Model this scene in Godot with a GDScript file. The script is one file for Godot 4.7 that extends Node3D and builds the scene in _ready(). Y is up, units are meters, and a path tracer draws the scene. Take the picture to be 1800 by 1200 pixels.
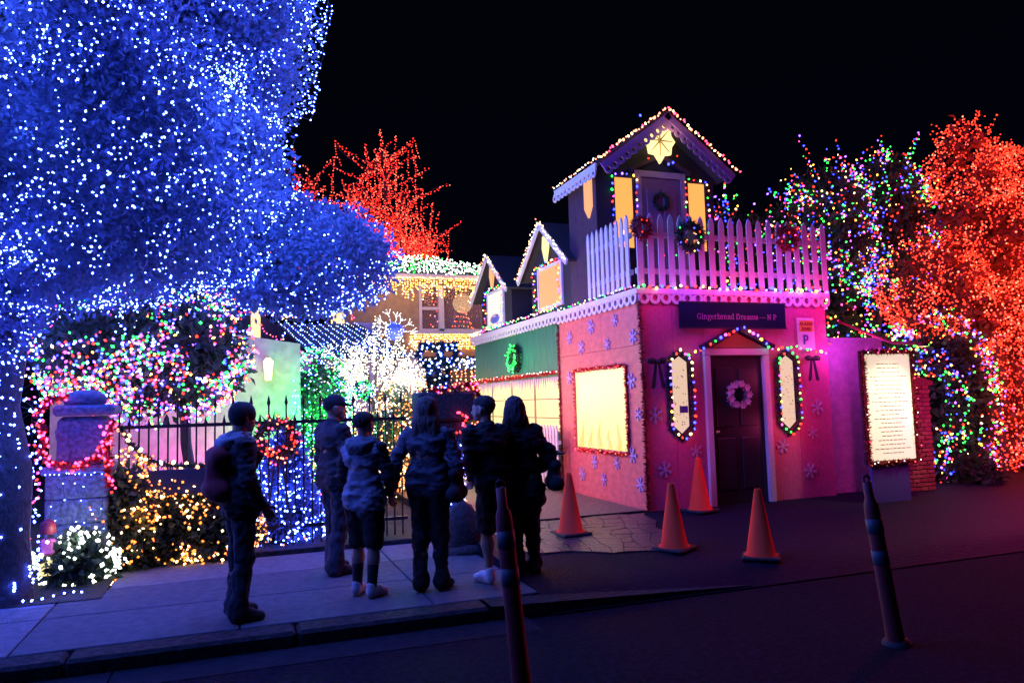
extends Node3D

var rng := RandomNumberGenerator.new()
var used := {}
var mats := {}
var noise_a := FastNoiseLite.new()

# ---------------------------------------------------------------- palette of the glowing bulbs (linear radiance)
const GLOW := {
	"ice": Vector3(3.0, 5.5, 60.0), "white": Vector3(3.6, 3.9, 3.5), "red": Vector3(5.0, 0.15, 0.06), "far_red": Vector3(4.0, 0.09, 0.07), "green": Vector3(0.16, 6.5, 0.5), "blue": Vector3(0.3, 0.45, 14),
	"amber": Vector3(3.0, 0.75, 0.1), "warm": Vector3(8, 4.8, 1.9), "pink": Vector3(11, 0.5, 4.0), "coral": Vector3(5, 0.75, 0.4), "lilac": Vector3(2.2, 0.8, 12), "yellow": Vector3(9, 4.6, 0.5), "peach": Vector3(4.2, 1.2, 0.6), "far_amber": Vector3(9, 3.1, 0.5), "far_white": Vector3(8, 8.4, 7.8), "rose": Vector3(9, 0.35, 0.8),
}


func _ready() -> void:
	rng.seed = 20241
	noise_a.seed = 5
	noise_a.frequency = 0.55
	noise_a.fractal_octaves = 3
	setup_view()
	make_materials()
	build_ground()
	build_pink_house()
	build_tower()
	build_wing()
	build_right_wall()
	build_courtyard()
	build_cream_house()
	build_left_yard()
	build_gate_pillars()
	build_right_garden()
	build_blue_tree()
	build_back_tree()
	build_street_things()
	build_people()


func setup_view() -> void:
	var cam := Camera3D.new()
	cam.name = "camera"
	cam.fov = 48.9
	cam.near = 0.05
	cam.far = 400.0
	cam.position = Vector3(0, 1.75, 0)
	cam.basis = Basis(Vector3.UP, deg_to_rad(-20.0)) * Basis(Vector3.RIGHT, deg_to_rad(4.6)) * Basis(Vector3.BACK, deg_to_rad(-1.65))
	cam.current = true
	add_child(cam)
	var env := Environment.new()
	env.background_mode = Environment.BG_SKY
	var sky := ProceduralSkyMaterial.new()
	sky.sky_top_color = Color(0.006, 0.008, 0.03)
	sky.sky_horizon_color = Color(0.012, 0.016, 0.05)
	sky.ground_bottom_color = Color(0.004, 0.004, 0.012)
	sky.ground_horizon_color = Color(0.008, 0.01, 0.03)
	sky.sky_curve = 0.2
	env.sky = Sky.new()
	env.sky.sky_material = sky
	env.tonemap_mode = Environment.TONE_MAPPER_LINEAR
	env.tonemap_exposure = 1.0
	env.sdfgi_enabled = true
	env.ssao_enabled = true
	env.ssil_enabled = true
	var we := WorldEnvironment.new()
	we.name = "environment"
	we.environment = env
	add_child(we)
	var moon := DirectionalLight3D.new()
	moon.name = "moon"
	moon.light_color = Color(0.6, 0.7, 1.0)
	moon.light_energy = 0.004
	moon.light_angular_distance = 0.5
	moon.shadow_enabled = true
	moon.rotation_degrees = Vector3(-55, 30, 0)
	add_child(moon)


# ---------------------------------------------------------------- nodes
func numbered(n: String) -> String:
	var k: int = used.get(n, 0)
	used[n] = k + 1
	return n if k == 0 else "%s_%03d" % [n, k]


func tag(o: Node, label: String, category := "", group := "", kind := "") -> Node:
	if label:
		o.set_meta("label", label)
	if category:
		o.set_meta("category", category)
	if group:
		o.set_meta("group", group)
	if kind:
		o.set_meta("kind", kind)
	return o


func thing(n: String, label: String, category: String, at := Vector3.ZERO, turn := 0.0, group := "") -> Node3D:
	var o := Node3D.new()
	o.name = numbered(n)
	add_child(o)
	o.position = at
	o.rotation.y = turn
	tag(o, label, category, group)
	return o


func struct(n: String, st: SurfaceTool, m: Material, parent: Node = null) -> MeshInstance3D:
	var o := obj(n, st, m, parent)
	if parent == null:
		o.set_meta("kind", "structure")
	return o


func obj(n: String, st: SurfaceTool, m: Material, parent: Node = null) -> MeshInstance3D:
	st.generate_normals()
	return put(n, st.commit(), m, parent)


func put(n: String, mesh: Mesh, m: Material, parent: Node = null, at := Vector3.ZERO) -> MeshInstance3D:
	var o := MeshInstance3D.new()
	o.mesh = mesh
	if m:
		o.material_override = m
	o.position = at
	if parent:
		o.name = n
		parent.add_child(o, true)
		fix_name(o, n)
	else:
		o.name = numbered(n)
		add_child(o)
	return o


func fix_name(o: Node, n: String) -> void:
	var key := "%d/%s" % [o.get_parent().get_instance_id(), n]
	var k: int = used.get(key, 0)
	used[key] = k + 1
	if k:
		o.name = "%s_%03d" % [n, k]


func child(n: String, parent: Node, at := Vector3.ZERO) -> Node3D:
	var o := Node3D.new()
	o.name = n
	o.position = at
	parent.add_child(o, true)
	fix_name(o, n)
	return o


func omni(n: String, at: Vector3, c: Vector3, energy: float, size := 0.1, parent: Node = null) -> OmniLight3D:
	var l := OmniLight3D.new()
	l.light_color = Color(c.x, c.y, c.z).linear_to_srgb()
	l.light_energy = energy
	l.light_size = size
	l.omni_range = 40.0
	l.omni_attenuation = 2.0
	l.shadow_enabled = true
	l.position = at
	if parent:
		l.name = n
		parent.add_child(l, true)
	else:
		l.name = numbered(n)
		add_child(l)
	return l


# ---------------------------------------------------------------- shapes
func S() -> SurfaceTool:
	var st := SurfaceTool.new()
	st.begin(Mesh.PRIMITIVE_TRIANGLES)
	st.set_smooth_group(-1)
	return st


func tri(st: SurfaceTool, a: Vector3, b: Vector3, c: Vector3) -> void:
	st.add_vertex(a)
	st.add_vertex(b)
	st.add_vertex(c)


func quad(st: SurfaceTool, a: Vector3, b: Vector3, c: Vector3, d: Vector3) -> void:
	tri(st, a, b, c)
	tri(st, a, c, d)


func box(st: SurfaceTool, c: Vector3, s: Vector3, b := Basis()) -> void:
	st.set_smooth_group(-1)
	var h := s / 2.0
	for f in [[Vector3(1, 0, 0), Vector3(0, 1, 0), Vector3(0, 0, 1)], [Vector3(0, 1, 0), Vector3(0, 0, 1), Vector3(1, 0, 0)], [Vector3(0, 0, 1), Vector3(1, 0, 0), Vector3(0, 1, 0)]]:
		for sg in [1.0, -1.0]:
			var n: Vector3 = b * (f[0] * h * sg)
			var u: Vector3 = b * (f[1] * h * sg)
			var v: Vector3 = b * (f[2] * h)
			quad(st, c + n - u - v, c + n - u + v, c + n + u + v, c + n + u - v)


func boxab(st: SurfaceTool, a: Vector3, b: Vector3) -> void:
	box(st, (a + b) / 2.0, (b - a).abs())


func bevel_box(st: SurfaceTool, c: Vector3, s: Vector3, r: float, b := Basis()) -> void:
	# a box with chamfered edges: hull of three shrunken boxes
	st.set_smooth_group(-1)
	var h := s / 2.0
	var k := h - Vector3(r, r, r)
	var P := func(sx: float, sy: float, sz: float, ax: int) -> Vector3:
		var p := Vector3(sx * k.x, sy * k.y, sz * k.z)
		p[ax] = [sx * h.x, sy * h.y, sz * h.z][ax]
		return c + b * p
	for ax in 3:
		var u := (ax + 1) % 3
		var v := (ax + 2) % 3
		for sg in [1.0, -1.0]:
			var q := []
			for o in [[-1, -1], [-1, 1], [1, 1], [1, -1]]:
				var e := [0.0, 0.0, 0.0]
				e[ax] = sg
				e[u] = o[0] * sg
				e[v] = float(o[1])
				q.append(P.call(e[0], e[1], e[2], ax))
			quad(st, q[0], q[1], q[2], q[3])
		for su in [1.0, -1.0]:
			for sv in [1.0, -1.0]:
				var q2 := []
				for o in [[-1.0, u], [1.0, u], [1.0, v], [-1.0, v]]:
					var e := [0.0, 0.0, 0.0]
					e[ax] = o[0]
					e[u] = su
					e[v] = sv
					q2.append(P.call(e[0], e[1], e[2], o[1]))
				if su * sv > 0:
					quad(st, q2[0], q2[1], q2[2], q2[3])
				else:
					quad(st, q2[3], q2[2], q2[1], q2[0])
	for sx in [1.0, -1.0]:
		for sy in [1.0, -1.0]:
			for sz in [1.0, -1.0]:
				var a: Vector3 = P.call(sx, sy, sz, 0)
				var d: Vector3 = P.call(sx, sy, sz, 1)
				var e2: Vector3 = P.call(sx, sy, sz, 2)
				if sx * sy * sz > 0:
					tri(st, a, e2, d)
				else:
					tri(st, a, d, e2)


func frame_of(t: Vector3) -> Array:
	var u := (Vector3.UP if absf(t.y) < 0.9 else Vector3.RIGHT).cross(t).normalized()
	return [u, t.cross(u).normalized()]


func tube(st: SurfaceTool, pts: Array, radii: Array, sides := 8, caps := true) -> void:
	st.set_smooth_group(1)
	var rings := []
	for i in pts.size():
		var t: Vector3 = (pts[mini(i + 1, pts.size() - 1)] - pts[maxi(i - 1, 0)]).normalized()
		var f := frame_of(t)
		var ring := []
		var r: float = radii[mini(i, radii.size() - 1)]
		for j in sides:
			var a := TAU * j / sides
			ring.append(pts[i] + (f[0] * cos(a) + f[1] * sin(a)) * r)
		rings.append(ring)
	for i in rings.size() - 1:
		for j in sides:
			var k := (j + 1) % sides
			quad(st, rings[i][j], rings[i + 1][j], rings[i + 1][k], rings[i][k])
	if caps:
		st.set_smooth_group(-1)
		for j in sides:
			var k := (j + 1) % sides
			tri(st, pts[0], rings[0][j], rings[0][k])
			tri(st, pts[-1], rings[-1][k], rings[-1][j])


func lathe(st: SurfaceTool, c: Vector3, prof: Array, sides := 16) -> void:
	# prof: Vector2(radius, height) from bottom to top
	st.set_smooth_group(1)
	for i in prof.size() - 1:
		for j in sides:
			var a := TAU * j / sides
			var b := TAU * (j + 1) / sides
			var p: Vector2 = prof[i]
			var q: Vector2 = prof[i + 1]
			quad(st, c + Vector3(p.x * cos(a), p.y, p.x * sin(a)), c + Vector3(p.x * cos(b), p.y, p.x * sin(b)), c + Vector3(q.x * cos(b), q.y, q.x * sin(b)), c + Vector3(q.x * cos(a), q.y, q.x * sin(a)))


func ball(st: SurfaceTool, c: Vector3, r: Vector3, sides := 12) -> void:
	st.set_smooth_group(1)
	var n := sides / 2
	var P := func(i: int, j: int) -> Vector3:
		var a := PI * i / n
		var b := TAU * j / sides
		return c + Vector3(sin(a) * cos(b) * r.x, cos(a) * r.y, sin(a) * sin(b) * r.z)
	for i in n:
		for j in sides:
			quad(st, P.call(i + 1, j), P.call(i + 1, j + 1), P.call(i, j + 1), P.call(i, j))


func prism(st: SurfaceTool, poly: Array, o: Vector3, u: Vector3, v: Vector3, depth: float) -> void:
	# poly: Vector2 outline (counter-clockwise seen against u x v), extruded along u x v
	st.set_smooth_group(-1)
	var n := u.cross(v).normalized() * depth
	var pk := PackedVector2Array(poly)
	if Geometry2D.is_polygon_clockwise(pk):
		pk.reverse()
	var idx := Geometry2D.triangulate_polygon(pk)
	var P := func(i: int) -> Vector3: return o + u * pk[i].x + v * pk[i].y
	for i in range(0, idx.size(), 3):
		var a := pk[idx[i]]
		var b := pk[idx[i + 1]]
		var c := pk[idx[i + 2]]
		var ccw := (b - a).cross(c - a) > 0
		var t := [P.call(idx[i]), P.call(idx[i + 1]), P.call(idx[i + 2])]
		if ccw:
			tri(st, t[0] + n, t[2] + n, t[1] + n)
			tri(st, t[0], t[1], t[2])
		else:
			tri(st, t[0] + n, t[1] + n, t[2] + n)
			tri(st, t[0], t[2], t[1])
	for i in pk.size():
		var k := (i + 1) % pk.size()
		var a: Vector3 = P.call(i)
		var b: Vector3 = P.call(k)
		quad(st, a, a + n, b + n, b)


# ---------------------------------------------------------------- string lights
func glow(c: String) -> StandardMaterial3D:
	var key := "glow_" + c
	if not mats.has(key):
		var m := StandardMaterial3D.new()
		m.resource_name = "bulb_" + c
		var v: Vector3 = GLOW[c]
		var k := maxf(v.x, maxf(v.y, v.z))
		v /= k
		m.albedo_color = Color(v.x, v.y, v.z).linear_to_srgb()
		m.emission_enabled = true
		m.emission = Color(v.x, v.y, v.z).linear_to_srgb()
		m.emission_energy_multiplier = k
		m.roughness = 0.3
		mats[key] = m
	return mats[key]


func bulb_points(out: PackedVector3Array, p: Vector3, r: float) -> void:
	# an eight-sided pointed bulb (two rings would be finer than a pixel)
	var b := Basis(Vector3(rng.randf() - 0.5, rng.randf() - 0.5, rng.randf() - 0.5).normalized(), rng.randf() * TAU)
	var x := b.x * r
	var y := b.y * r * 1.25
	var z := b.z * r
	for t in [[x, y, z], [z, y, -x], [-x, y, -z], [-z, y, x], [z, -y, x], [-x, -y, z], [-z, -y, -x], [x, -y, -z]]:
		out.append(p + t[0])
		out.append(p + t[1])
		out.append(p + t[2])


func lights(n: String, label: String, strands: Array, colors: Array, r: float, parent: Node = null, wires := true, kind := "stuff", spread := 0.0) -> Node3D:
	# strands: arrays of points; colors: names to draw from. One mesh of bulbs with a surface for each colour, and the wires.
	var by := {}
	for s in strands:
		for p in s:
			var c: String = colors[rng.randi() % colors.size()]
			if not by.has(c):
				by[c] = PackedVector3Array()
			bulb_points(by[c], p, r * (1.0 + spread * rng.randf_range(-1.0, 1.0)))
	var am := ArrayMesh.new()
	for c in by:
		var arr := []
		arr.resize(Mesh.ARRAY_MAX)
		arr[Mesh.ARRAY_VERTEX] = by[c]
		var nn := PackedVector3Array()
		nn.resize(by[c].size())
		for i in range(0, nn.size(), 3):
			var m: Vector3 = (by[c][i + 2] - by[c][i]).cross(by[c][i + 1] - by[c][i]).normalized()
			nn[i] = m
			nn[i + 1] = m
			nn[i + 2] = m
		arr[Mesh.ARRAY_NORMAL] = nn
		am.add_surface_from_arrays(Mesh.PRIMITIVE_TRIANGLES, arr)
		am.surface_set_material(am.get_surface_count() - 1, glow(c))
	var o: Node3D
	if parent:
		o = put(n, am, null, parent)
		o.set_meta("kind", kind)
		return o
	o = thing(n, label, "string lights")
	put("bulbs", am, null, o).set_meta("kind", "stuff")
	if wires:
		var st := S()
		for s in strands:
			for i in s.size() - 1:
				if s[i].distance_to(s[i + 1]) < 0.6:
					tube(st, [s[i], s[i + 1]], [0.0025], 3, false)
		obj("wire", st, mats.wire, o)
	return o


func big_lights(label: String, pts: Array, colors: Array, r: float, group := "") -> Node3D:
	# few and near: every bulb is a part
	var o := thing("string_lights", label, "string lights", Vector3.ZERO, 0.0, group)
	var st := S()
	for i in pts.size() - 1:
		if pts[i].distance_to(pts[i + 1]) < 0.6:
			tube(st, [pts[i], pts[i + 1]], [0.003], 3, false)
	obj("wire", st, mats.wire, o)
	for p in pts:
		var c: String = colors[rng.randi() % colors.size()]
		var key := "bulb_mesh"
		if not mats.has(key):
			var b := S()
			ball(b, Vector3.ZERO, Vector3(1, 1.3, 1), 8)
			b.generate_normals()
			mats[key] = b.commit()
		var m := put("bulb", mats[key], glow(c), o, p)
		m.scale = Vector3.ONE * r * rng.randf_range(0.75, 1.35)
		m.rotation = Vector3(rng.randf() * TAU, rng.randf() * TAU, 0)
	return o


func along(path: Array, step: float, jitter := 0.0) -> Array:
	var out := []
	var left := 0.0
	for i in path.size() - 1:
		var a: Vector3 = path[i]
		var b: Vector3 = path[i + 1]
		var l := a.distance_to(b)
		var d := left
		while d < l:
			out.append(a.lerp(b, d / l) + Vector3(rng.randf_range(-1, 1), rng.randf_range(-1, 1), rng.randf_range(-1, 1)) * jitter)
			d += step
		left = d - l
	return out


func tinsel(n: String, path: Array, r: float, m: Material, parent: Node, per_m := 260, w := 0.02) -> MeshInstance3D:
	# a garland: fine strips that stick out all round a cord
	var st := S()
	for i in path.size() - 1:
		var a: Vector3 = path[i]
		var b: Vector3 = path[i + 1]
		var t := (b - a).normalized()
		var f := frame_of(t)
		var count := int(a.distance_to(b) * per_m)
		tube(st, [a, b], [r * 0.3], 5, true)
		st.set_smooth_group(-1)
		for k in count:
			var p := a.lerp(b, rng.randf())
			var ang := rng.randf() * TAU
			var d: Vector3 = (f[0] * cos(ang) + f[1] * sin(ang)) * r * rng.randf_range(0.6, 1.25) + t * rng.randf_range(-0.6, 0.6) * r
			var s: Vector3 = d.cross(t).normalized().rotated(d.normalized(), rng.randf() * PI) * w * 0.5
			tri(st, p - s, p + d, p + s)
	var o := obj(n, st, m, parent)
	return o


# ---------------------------------------------------------------- foliage
func leaf_mesh(count: int, spread: float, length: float, width: float, seed_: int) -> Mesh:
	var rg := RandomNumberGenerator.new()
	rg.seed = seed_
	var st := S()
	for i in count:
		var d := Vector3(rg.randf_range(-1, 1), rg.randf_range(-1, 1), rg.randf_range(-1, 1))
		var p := d.normalized() * pow(rg.randf(), 0.5) * spread
		var ax := (d.normalized() + Vector3(rg.randf_range(-1, 1), rg.randf_range(-1, 1), rg.randf_range(-1, 1)) * 0.8).normalized()
		var f := frame_of(ax)
		var side: Vector3 = (f[0] * cos(i * 2.4) + f[1] * sin(i * 2.4)) * width * 0.5
		var up: Vector3 = ax.cross(side).normalized() * length * 0.12
		var a := p
		var b := p + ax * length * 0.45 + side + up
		var c := p + ax * length
		var e := p + ax * length * 0.45 - side + up
		tri(st, a, b, c)
		tri(st, a, c, e)
	st.generate_normals()
	return st.commit()


func foliage(n: String, parent: Node, blobs: Array, count: int, mesh: Mesh, m: Material, tints: Array, inner := 0.6, size := Vector2(0.7, 1.3), holes := -2.0) -> MultiMeshInstance3D:
	# blobs: [centre, radii]; clumps fill the outer part of each, thinner where the noise is low
	var vol := 0.0
	for b in blobs:
		vol += pow(b[1].x * b[1].y * b[1].z, 0.667)
	var tr := []
	for b in blobs:
		var k := int(count * pow(b[1].x * b[1].y * b[1].z, 0.667) / vol)
		for i in k:
			var d := Vector3(rng.randfn(), rng.randfn(), rng.randfn()).normalized()
			var bump := 1.0 + 0.16 * noise_a.get_noise_3dv(d * 3.5 + b[0] * 2.0)
			var p: Vector3 = b[0] + d * b[1] * lerpf(inner, 1.0, pow(rng.randf(), 0.6)) * bump
			if noise_a.get_noise_3dv(p * 2.2 + Vector3(7, 3, 1)) < holes:
				continue
			tr.append(p)
	var mm := MultiMesh.new()
	mm.transform_format = MultiMesh.TRANSFORM_3D
	mm.use_colors = true
	mm.mesh = mesh
	mm.instance_count = tr.size()
	for i in tr.size():
		var bs := Basis(Vector3(rng.randfn(), rng.randfn(), rng.randfn()).normalized(), rng.randf() * TAU).scaled(Vector3.ONE * rng.randf_range(size.x, size.y))
		mm.set_instance_transform(i, Transform3D(bs, tr[i]))
		var c: Color = tints[rng.randi() % tints.size()]
		mm.set_instance_color(i, c * rng.randf_range(0.75, 1.25))
	var o := MultiMeshInstance3D.new()
	o.multimesh = mm
	o.material_override = m
	o.name = n
	parent.add_child(o, true)
	fix_name(o, n)
	o.set_meta("kind", "stuff")
	return o


func shoots(blobs: Array, count: int, length: Vector2, step: float) -> Array:
	# strings that follow the twigs which stick out of a crown
	var res := []
	for i in count:
		var b: Array = blobs[rng.randi() % blobs.size()]
		var d := Vector3(rng.randfn(), absf(rng.randfn()) * 0.9 + 0.1, rng.randfn() * 0.7).normalized()
		var p: Vector3 = b[0] + d * b[1] * 0.95
		var e: Vector3 = p + (d + Vector3(0, 0.6, 0) + Vector3(rng.randfn(), rng.randfn(), rng.randfn()) * 0.3).normalized() * rng.randf_range(length.x, length.y)
		var m := p.lerp(e, 0.5) + Vector3(rng.randfn(), rng.randfn(), rng.randfn()) * 0.05
		res.append(along([p, m, e], step, 0.03))
	return res


func crown_strands(blobs: Array, count: int, bulbs: Vector2i, step: float, out := 1.03, holes := -2.0, drop := 0.35, freq := 2.2, pad := 0.1) -> Array:
	# light strings that wander over the outside of a crown; none where the noise leaves dark hollows
	var vol := 0.0
	for b in blobs:
		vol += pow(b[1].x * b[1].y * b[1].z, 0.667)
	var res := []
	for bi in blobs.size():
		var b: Array = blobs[bi]
		var k := int(ceil(count * pow(b[1].x * b[1].y * b[1].z, 0.667) / vol))
		for i in k:
			var d := Vector3(rng.randfn(), rng.randfn(), rng.randfn()).normalized()
			var t := d.cross(Vector3(rng.randfn(), rng.randfn(), rng.randfn()).normalized()).normalized()
			t = (t + Vector3(0, -drop * 3.0, 0)).normalized()
			var s := []
			for j in rng.randi_range(bulbs.x, bulbs.y):
				var bump := 1.0 + 0.16 * noise_a.get_noise_3dv(d * 3.5 + b[0] * 2.0)
				var p: Vector3 = b[0] + d * (b[1] * out * bump * rng.randf_range(0.97, 1.03) + Vector3.ONE * pad * rng.randf_range(0.5, 1.2))
				var hidden := false
				for bj in blobs.size():
					if bj != bi and ((p - blobs[bj][0]) / blobs[bj][1]).length() < 0.9:
						hidden = true
				if not hidden and noise_a.get_noise_3dv(p * freq + Vector3(7, 3, 1)) >= holes:
					s.append(p)
				elif s.size():
					res.append(s)
					s = []
				t = (t + Vector3(rng.randfn(), rng.randfn(), rng.randfn()) * 0.35).normalized()
				t = (t - d * t.dot(d)).normalized()
				d = (d + t * step * rng.randf_range(0.6, 1.4) / (b[1].x + b[1].y + b[1].z) * 3.0).normalized()
			if s.size():
				res.append(s)
	return res


# ---------------------------------------------------------------- materials
func mat(n: String, c: Color, rough := 0.8, metal := 0.0) -> StandardMaterial3D:
	# c is the real-world (linear) base colour
	var m := StandardMaterial3D.new()
	m.resource_name = n
	m.albedo_color = c.linear_to_srgb()
	m.roughness = rough
	m.metallic = metal
	mats[n] = m
	return m


func noise_tex(seed_: int, freq: float, lo: float, hi: float, octaves := 4, kind := FastNoiseLite.TYPE_SIMPLEX_SMOOTH, normal := false, bump := 4.0) -> NoiseTexture2D:
	var f := FastNoiseLite.new()
	f.seed = seed_
	f.noise_type = kind
	f.frequency = freq
	f.fractal_octaves = octaves
	var t := NoiseTexture2D.new()
	t.width = 512
	t.height = 512
	t.seamless = true
	t.noise = f
	if normal:
		t.as_normal_map = true
		t.bump_strength = bump
	else:
		var g := Gradient.new()
		g.set_color(0, Color(lo, lo, lo))
		g.set_color(1, Color(hi, hi, hi))
		t.color_ramp = g
	return t


func textured(m: StandardMaterial3D, tex: Texture2D, scale: Vector3, nrm: Texture2D = null, depth := 1.0) -> StandardMaterial3D:
	m.albedo_texture = tex
	m.uv1_triplanar = true
	m.uv1_world_triplanar = true
	m.uv1_scale = scale
	if nrm:
		m.normal_enabled = true
		m.normal_texture = nrm
		m.normal_scale = depth
	return m


func lit_pane(n: String, c: Vector3, tex: Texture2D = null) -> StandardMaterial3D:
	var m := StandardMaterial3D.new()
	m.resource_name = n
	var k := maxf(c.x, maxf(c.y, c.z))
	m.albedo_color = Color(0.25, 0.22, 0.17)
	m.emission_enabled = true
	m.emission = Color(c.x / k, c.y / k, c.z / k).linear_to_srgb()
	m.emission_energy_multiplier = k
	if tex:
		m.emission_texture = tex
		m.emission_operator = BaseMaterial3D.EMISSION_OP_MULTIPLY
	m.roughness = 0.4
	mats[n] = m
	return m


func make_materials() -> void:
	var soft := noise_tex(1, 0.02, 0.82, 1.0)
	var fine := noise_tex(2, 0.06, 0.86, 1.0)
	var grain := noise_tex(3, 0.03, 0.55, 1.0, 5)
	var rough_n := noise_tex(4, 0.09, 0, 1, 4, FastNoiseLite.TYPE_SIMPLEX_SMOOTH, true, 6.0)
	var coarse_n := noise_tex(5, 0.025, 0, 1, 5, FastNoiseLite.TYPE_SIMPLEX_SMOOTH, true, 8.0)
	var cell_n := noise_tex(6, 0.03, 0, 1, 2, FastNoiseLite.TYPE_CELLULAR, true, 8.0)
	mats.soft = soft
	mats.fine = fine
	mats.grain = grain
	textured(mat("asphalt", Color(0.013, 0.016, 0.028), 0.9), grain, Vector3(0.9, 0.9, 0.9), rough_n, 0.7)
	textured(mat("drive", Color(0.012, 0.015, 0.028), 0.7), soft, Vector3(0.6, 0.6, 0.6), rough_n, 0.5)
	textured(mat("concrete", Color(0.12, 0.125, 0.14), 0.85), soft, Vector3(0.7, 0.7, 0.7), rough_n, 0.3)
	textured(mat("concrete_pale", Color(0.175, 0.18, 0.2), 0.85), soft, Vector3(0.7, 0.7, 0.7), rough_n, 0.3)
	textured(mat("shaded_concrete", Color(0.022, 0.024, 0.03), 0.85), soft, Vector3(0.7, 0.7, 0.7), rough_n, 0.3)
	textured(mat("kerb_stone", Color(0.06, 0.06, 0.065), 0.85), grain, Vector3(0.8, 0.8, 0.8), rough_n, 0.4)  # darkened as well: shade on the kerb is put into the colour
	for n in ["asphalt", "drive", "concrete", "concrete_pale", "shaded_concrete", "kerb_stone"]:
		mats[n].metallic_specular = 0.15
	textured(mat("soil", Color(0.035, 0.03, 0.025), 0.95), grain, Vector3(2, 2, 2), coarse_n, 1.0)
	textured(mat("flag", Color(0.12, 0.1, 0.095), 0.28), grain, Vector3(1.5, 1.5, 1.5), coarse_n, 0.8)
	textured(mat("path", Color(0.24, 0.18, 0.13), 0.55), grain, Vector3(0.9, 0.9, 0.9), rough_n, 0.5)
	textured(mat("pink_paint", Color(0.66, 0.12, 0.3), 0.6), fine, Vector3(0.8, 0.35, 0.8), coarse_n, 0.12)
	textured(mat("pink_side", Color(0.74, 0.155, 0.14), 0.6), soft, Vector3(0.5, 0.9, 0.5), coarse_n, 0.12)
	textured(mat("purple_wall", Color(0.42, 0.3, 0.42), 0.7), soft, Vector3(0.5, 0.5, 0.5), rough_n, 0.3)
	textured(mat("white_paint", Color(0.72, 0.7, 0.7), 0.5), fine, Vector3(2, 0.6, 2))
	textured(mat("navy_paint", Color(0.013, 0.013, 0.026), 0.8), fine, Vector3(1, 1, 1))
	textured(mat("plum_side", Color(0.06, 0.025, 0.055), 0.8), soft, Vector3(0.6, 0.6, 0.6))
	textured(mat("door_paint", Color(0.03, 0.022, 0.035), 0.4), fine, Vector3(1, 0.4, 1))
	textured(mat("plum_door", Color(0.22, 0.12, 0.24), 0.5), fine, Vector3(1, 0.4, 1))
	textured(mat("teal_board", Color(0.02, 0.2, 0.11), 0.6), soft, Vector3(1.2, 0.25, 1.2))
	textured(mat("cream_wall", Color(0.42, 0.3, 0.16), 0.8), soft, Vector3(0.4, 0.4, 0.4))
	textured(mat("plaster", Color(0.52, 0.47, 0.24), 0.85), soft, Vector3(0.4, 0.4, 0.4), rough_n, 0.2)
	textured(mat("roofing", Color(0.06, 0.06, 0.065), 0.9), grain, Vector3(2, 2, 2), rough_n, 0.8)
	textured(mat("stone", Color(0.17, 0.22, 0.36), 0.9), grain, Vector3(1.2, 1.2, 1.2), coarse_n, 1.0)  # blue of the nearby lights is put into the stone colour
	textured(mat("boulder", Color(0.07, 0.065, 0.07), 0.95), grain, Vector3(1.5, 1.5, 1.5), coarse_n, 1.2)
	textured(mat("bark", Color(0.1, 0.085, 0.08), 0.95), grain, Vector3(2.5, 0.8, 2.5), coarse_n, 1.5)
	textured(mat("brick", Color(0.42, 0.09, 0.05), 0.85), grain, Vector3(3, 3, 3), rough_n, 0.5)
	textured(mat("brick_dark", Color(0.32, 0.065, 0.04), 0.85), grain, Vector3(3, 3, 3), rough_n, 0.5)
	textured(mat("brick_pale", Color(0.46, 0.13, 0.07), 0.85), grain, Vector3(3, 3, 3), rough_n, 0.5)
	textured(mat("mortar", Color(0.16, 0.11, 0.1), 0.95), grain, Vector3(3, 3, 3))
	textured(mat("gingerbread", Color(0.3, 0.13, 0.05), 0.7), fine, Vector3(3, 3, 3))
	mat("wire", Color(0.012, 0.02, 0.014), 0.6)
	mat("iron", Color(0.012, 0.012, 0.014), 0.45, 0.3)
	mat("dark_board", Color(0.012, 0.016, 0.05), 0.8)
	mat("blue_panel", Color(0.05, 0.06, 0.22), 0.6)
	mat("sign_board", Color(0.01, 0.02, 0.045), 0.55)
	mats.sign_board.metallic_specular = 0.1
	mat("letter_pink", Color(0.3, 0.1, 0.3), 0.6)
	mat("red_tinsel", Color(0.3, 0.015, 0.02), 0.35, 0.35)
	mat("red_tinsel_lit", Color(0.55, 0.03, 0.03), 0.3, 0.35)  # brighter copy of the tinsel, its lit look put into the colour
	mat("pine_garland", Color(0.015, 0.04, 0.022), 0.7)
	mat("bow_cloth", Color(0.02, 0.02, 0.024), 0.6)
	mat("bow_red", Color(0.25, 0.015, 0.03), 0.5)
	mat("purple_lit_trim", Color(0.3, 0.13, 0.34), 0.6)  # purple light on the front tower trim is put into this colour
	mat("flake_white", Color(0.52, 0.34, 0.55), 0.6)
	mat("cone_orange", Color(0.95, 0.07, 0.03), 0.8)
	mats.cone_orange.metallic_specular = 0.08
	mat("cone_base", Color(0.02, 0.02, 0.02), 0.8)
	mat("cone_mark", Color(0.1, 0.06, 0.12), 0.7)
	mat("post_red", Color(0.17, 0.01, 0.012), 0.7)
	mat("post_band", Color(0.045, 0.048, 0.06), 0.6)
	mat("post_dark", Color(0.012, 0.01, 0.012), 0.8)
	mat("brass", Color(0.5, 0.35, 0.12), 0.35, 1.0)
	mat("paper", Color(0.78, 0.74, 0.62), 0.9)
	mat("ink", Color(0.2, 0.17, 0.14), 0.9)
	mat("placard", Color(0.7, 0.6, 0.66), 0.6)
	mat("placard_yellow", Color(0.75, 0.5, 0.06), 0.6)
	mat("placard_red", Color(0.35, 0.03, 0.02), 0.6)
	mat("placard_blue", Color(0.08, 0.06, 0.3), 0.6)
	mat("poinsettia", Color(0.6, 0.42, 0.5), 0.6)
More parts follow.
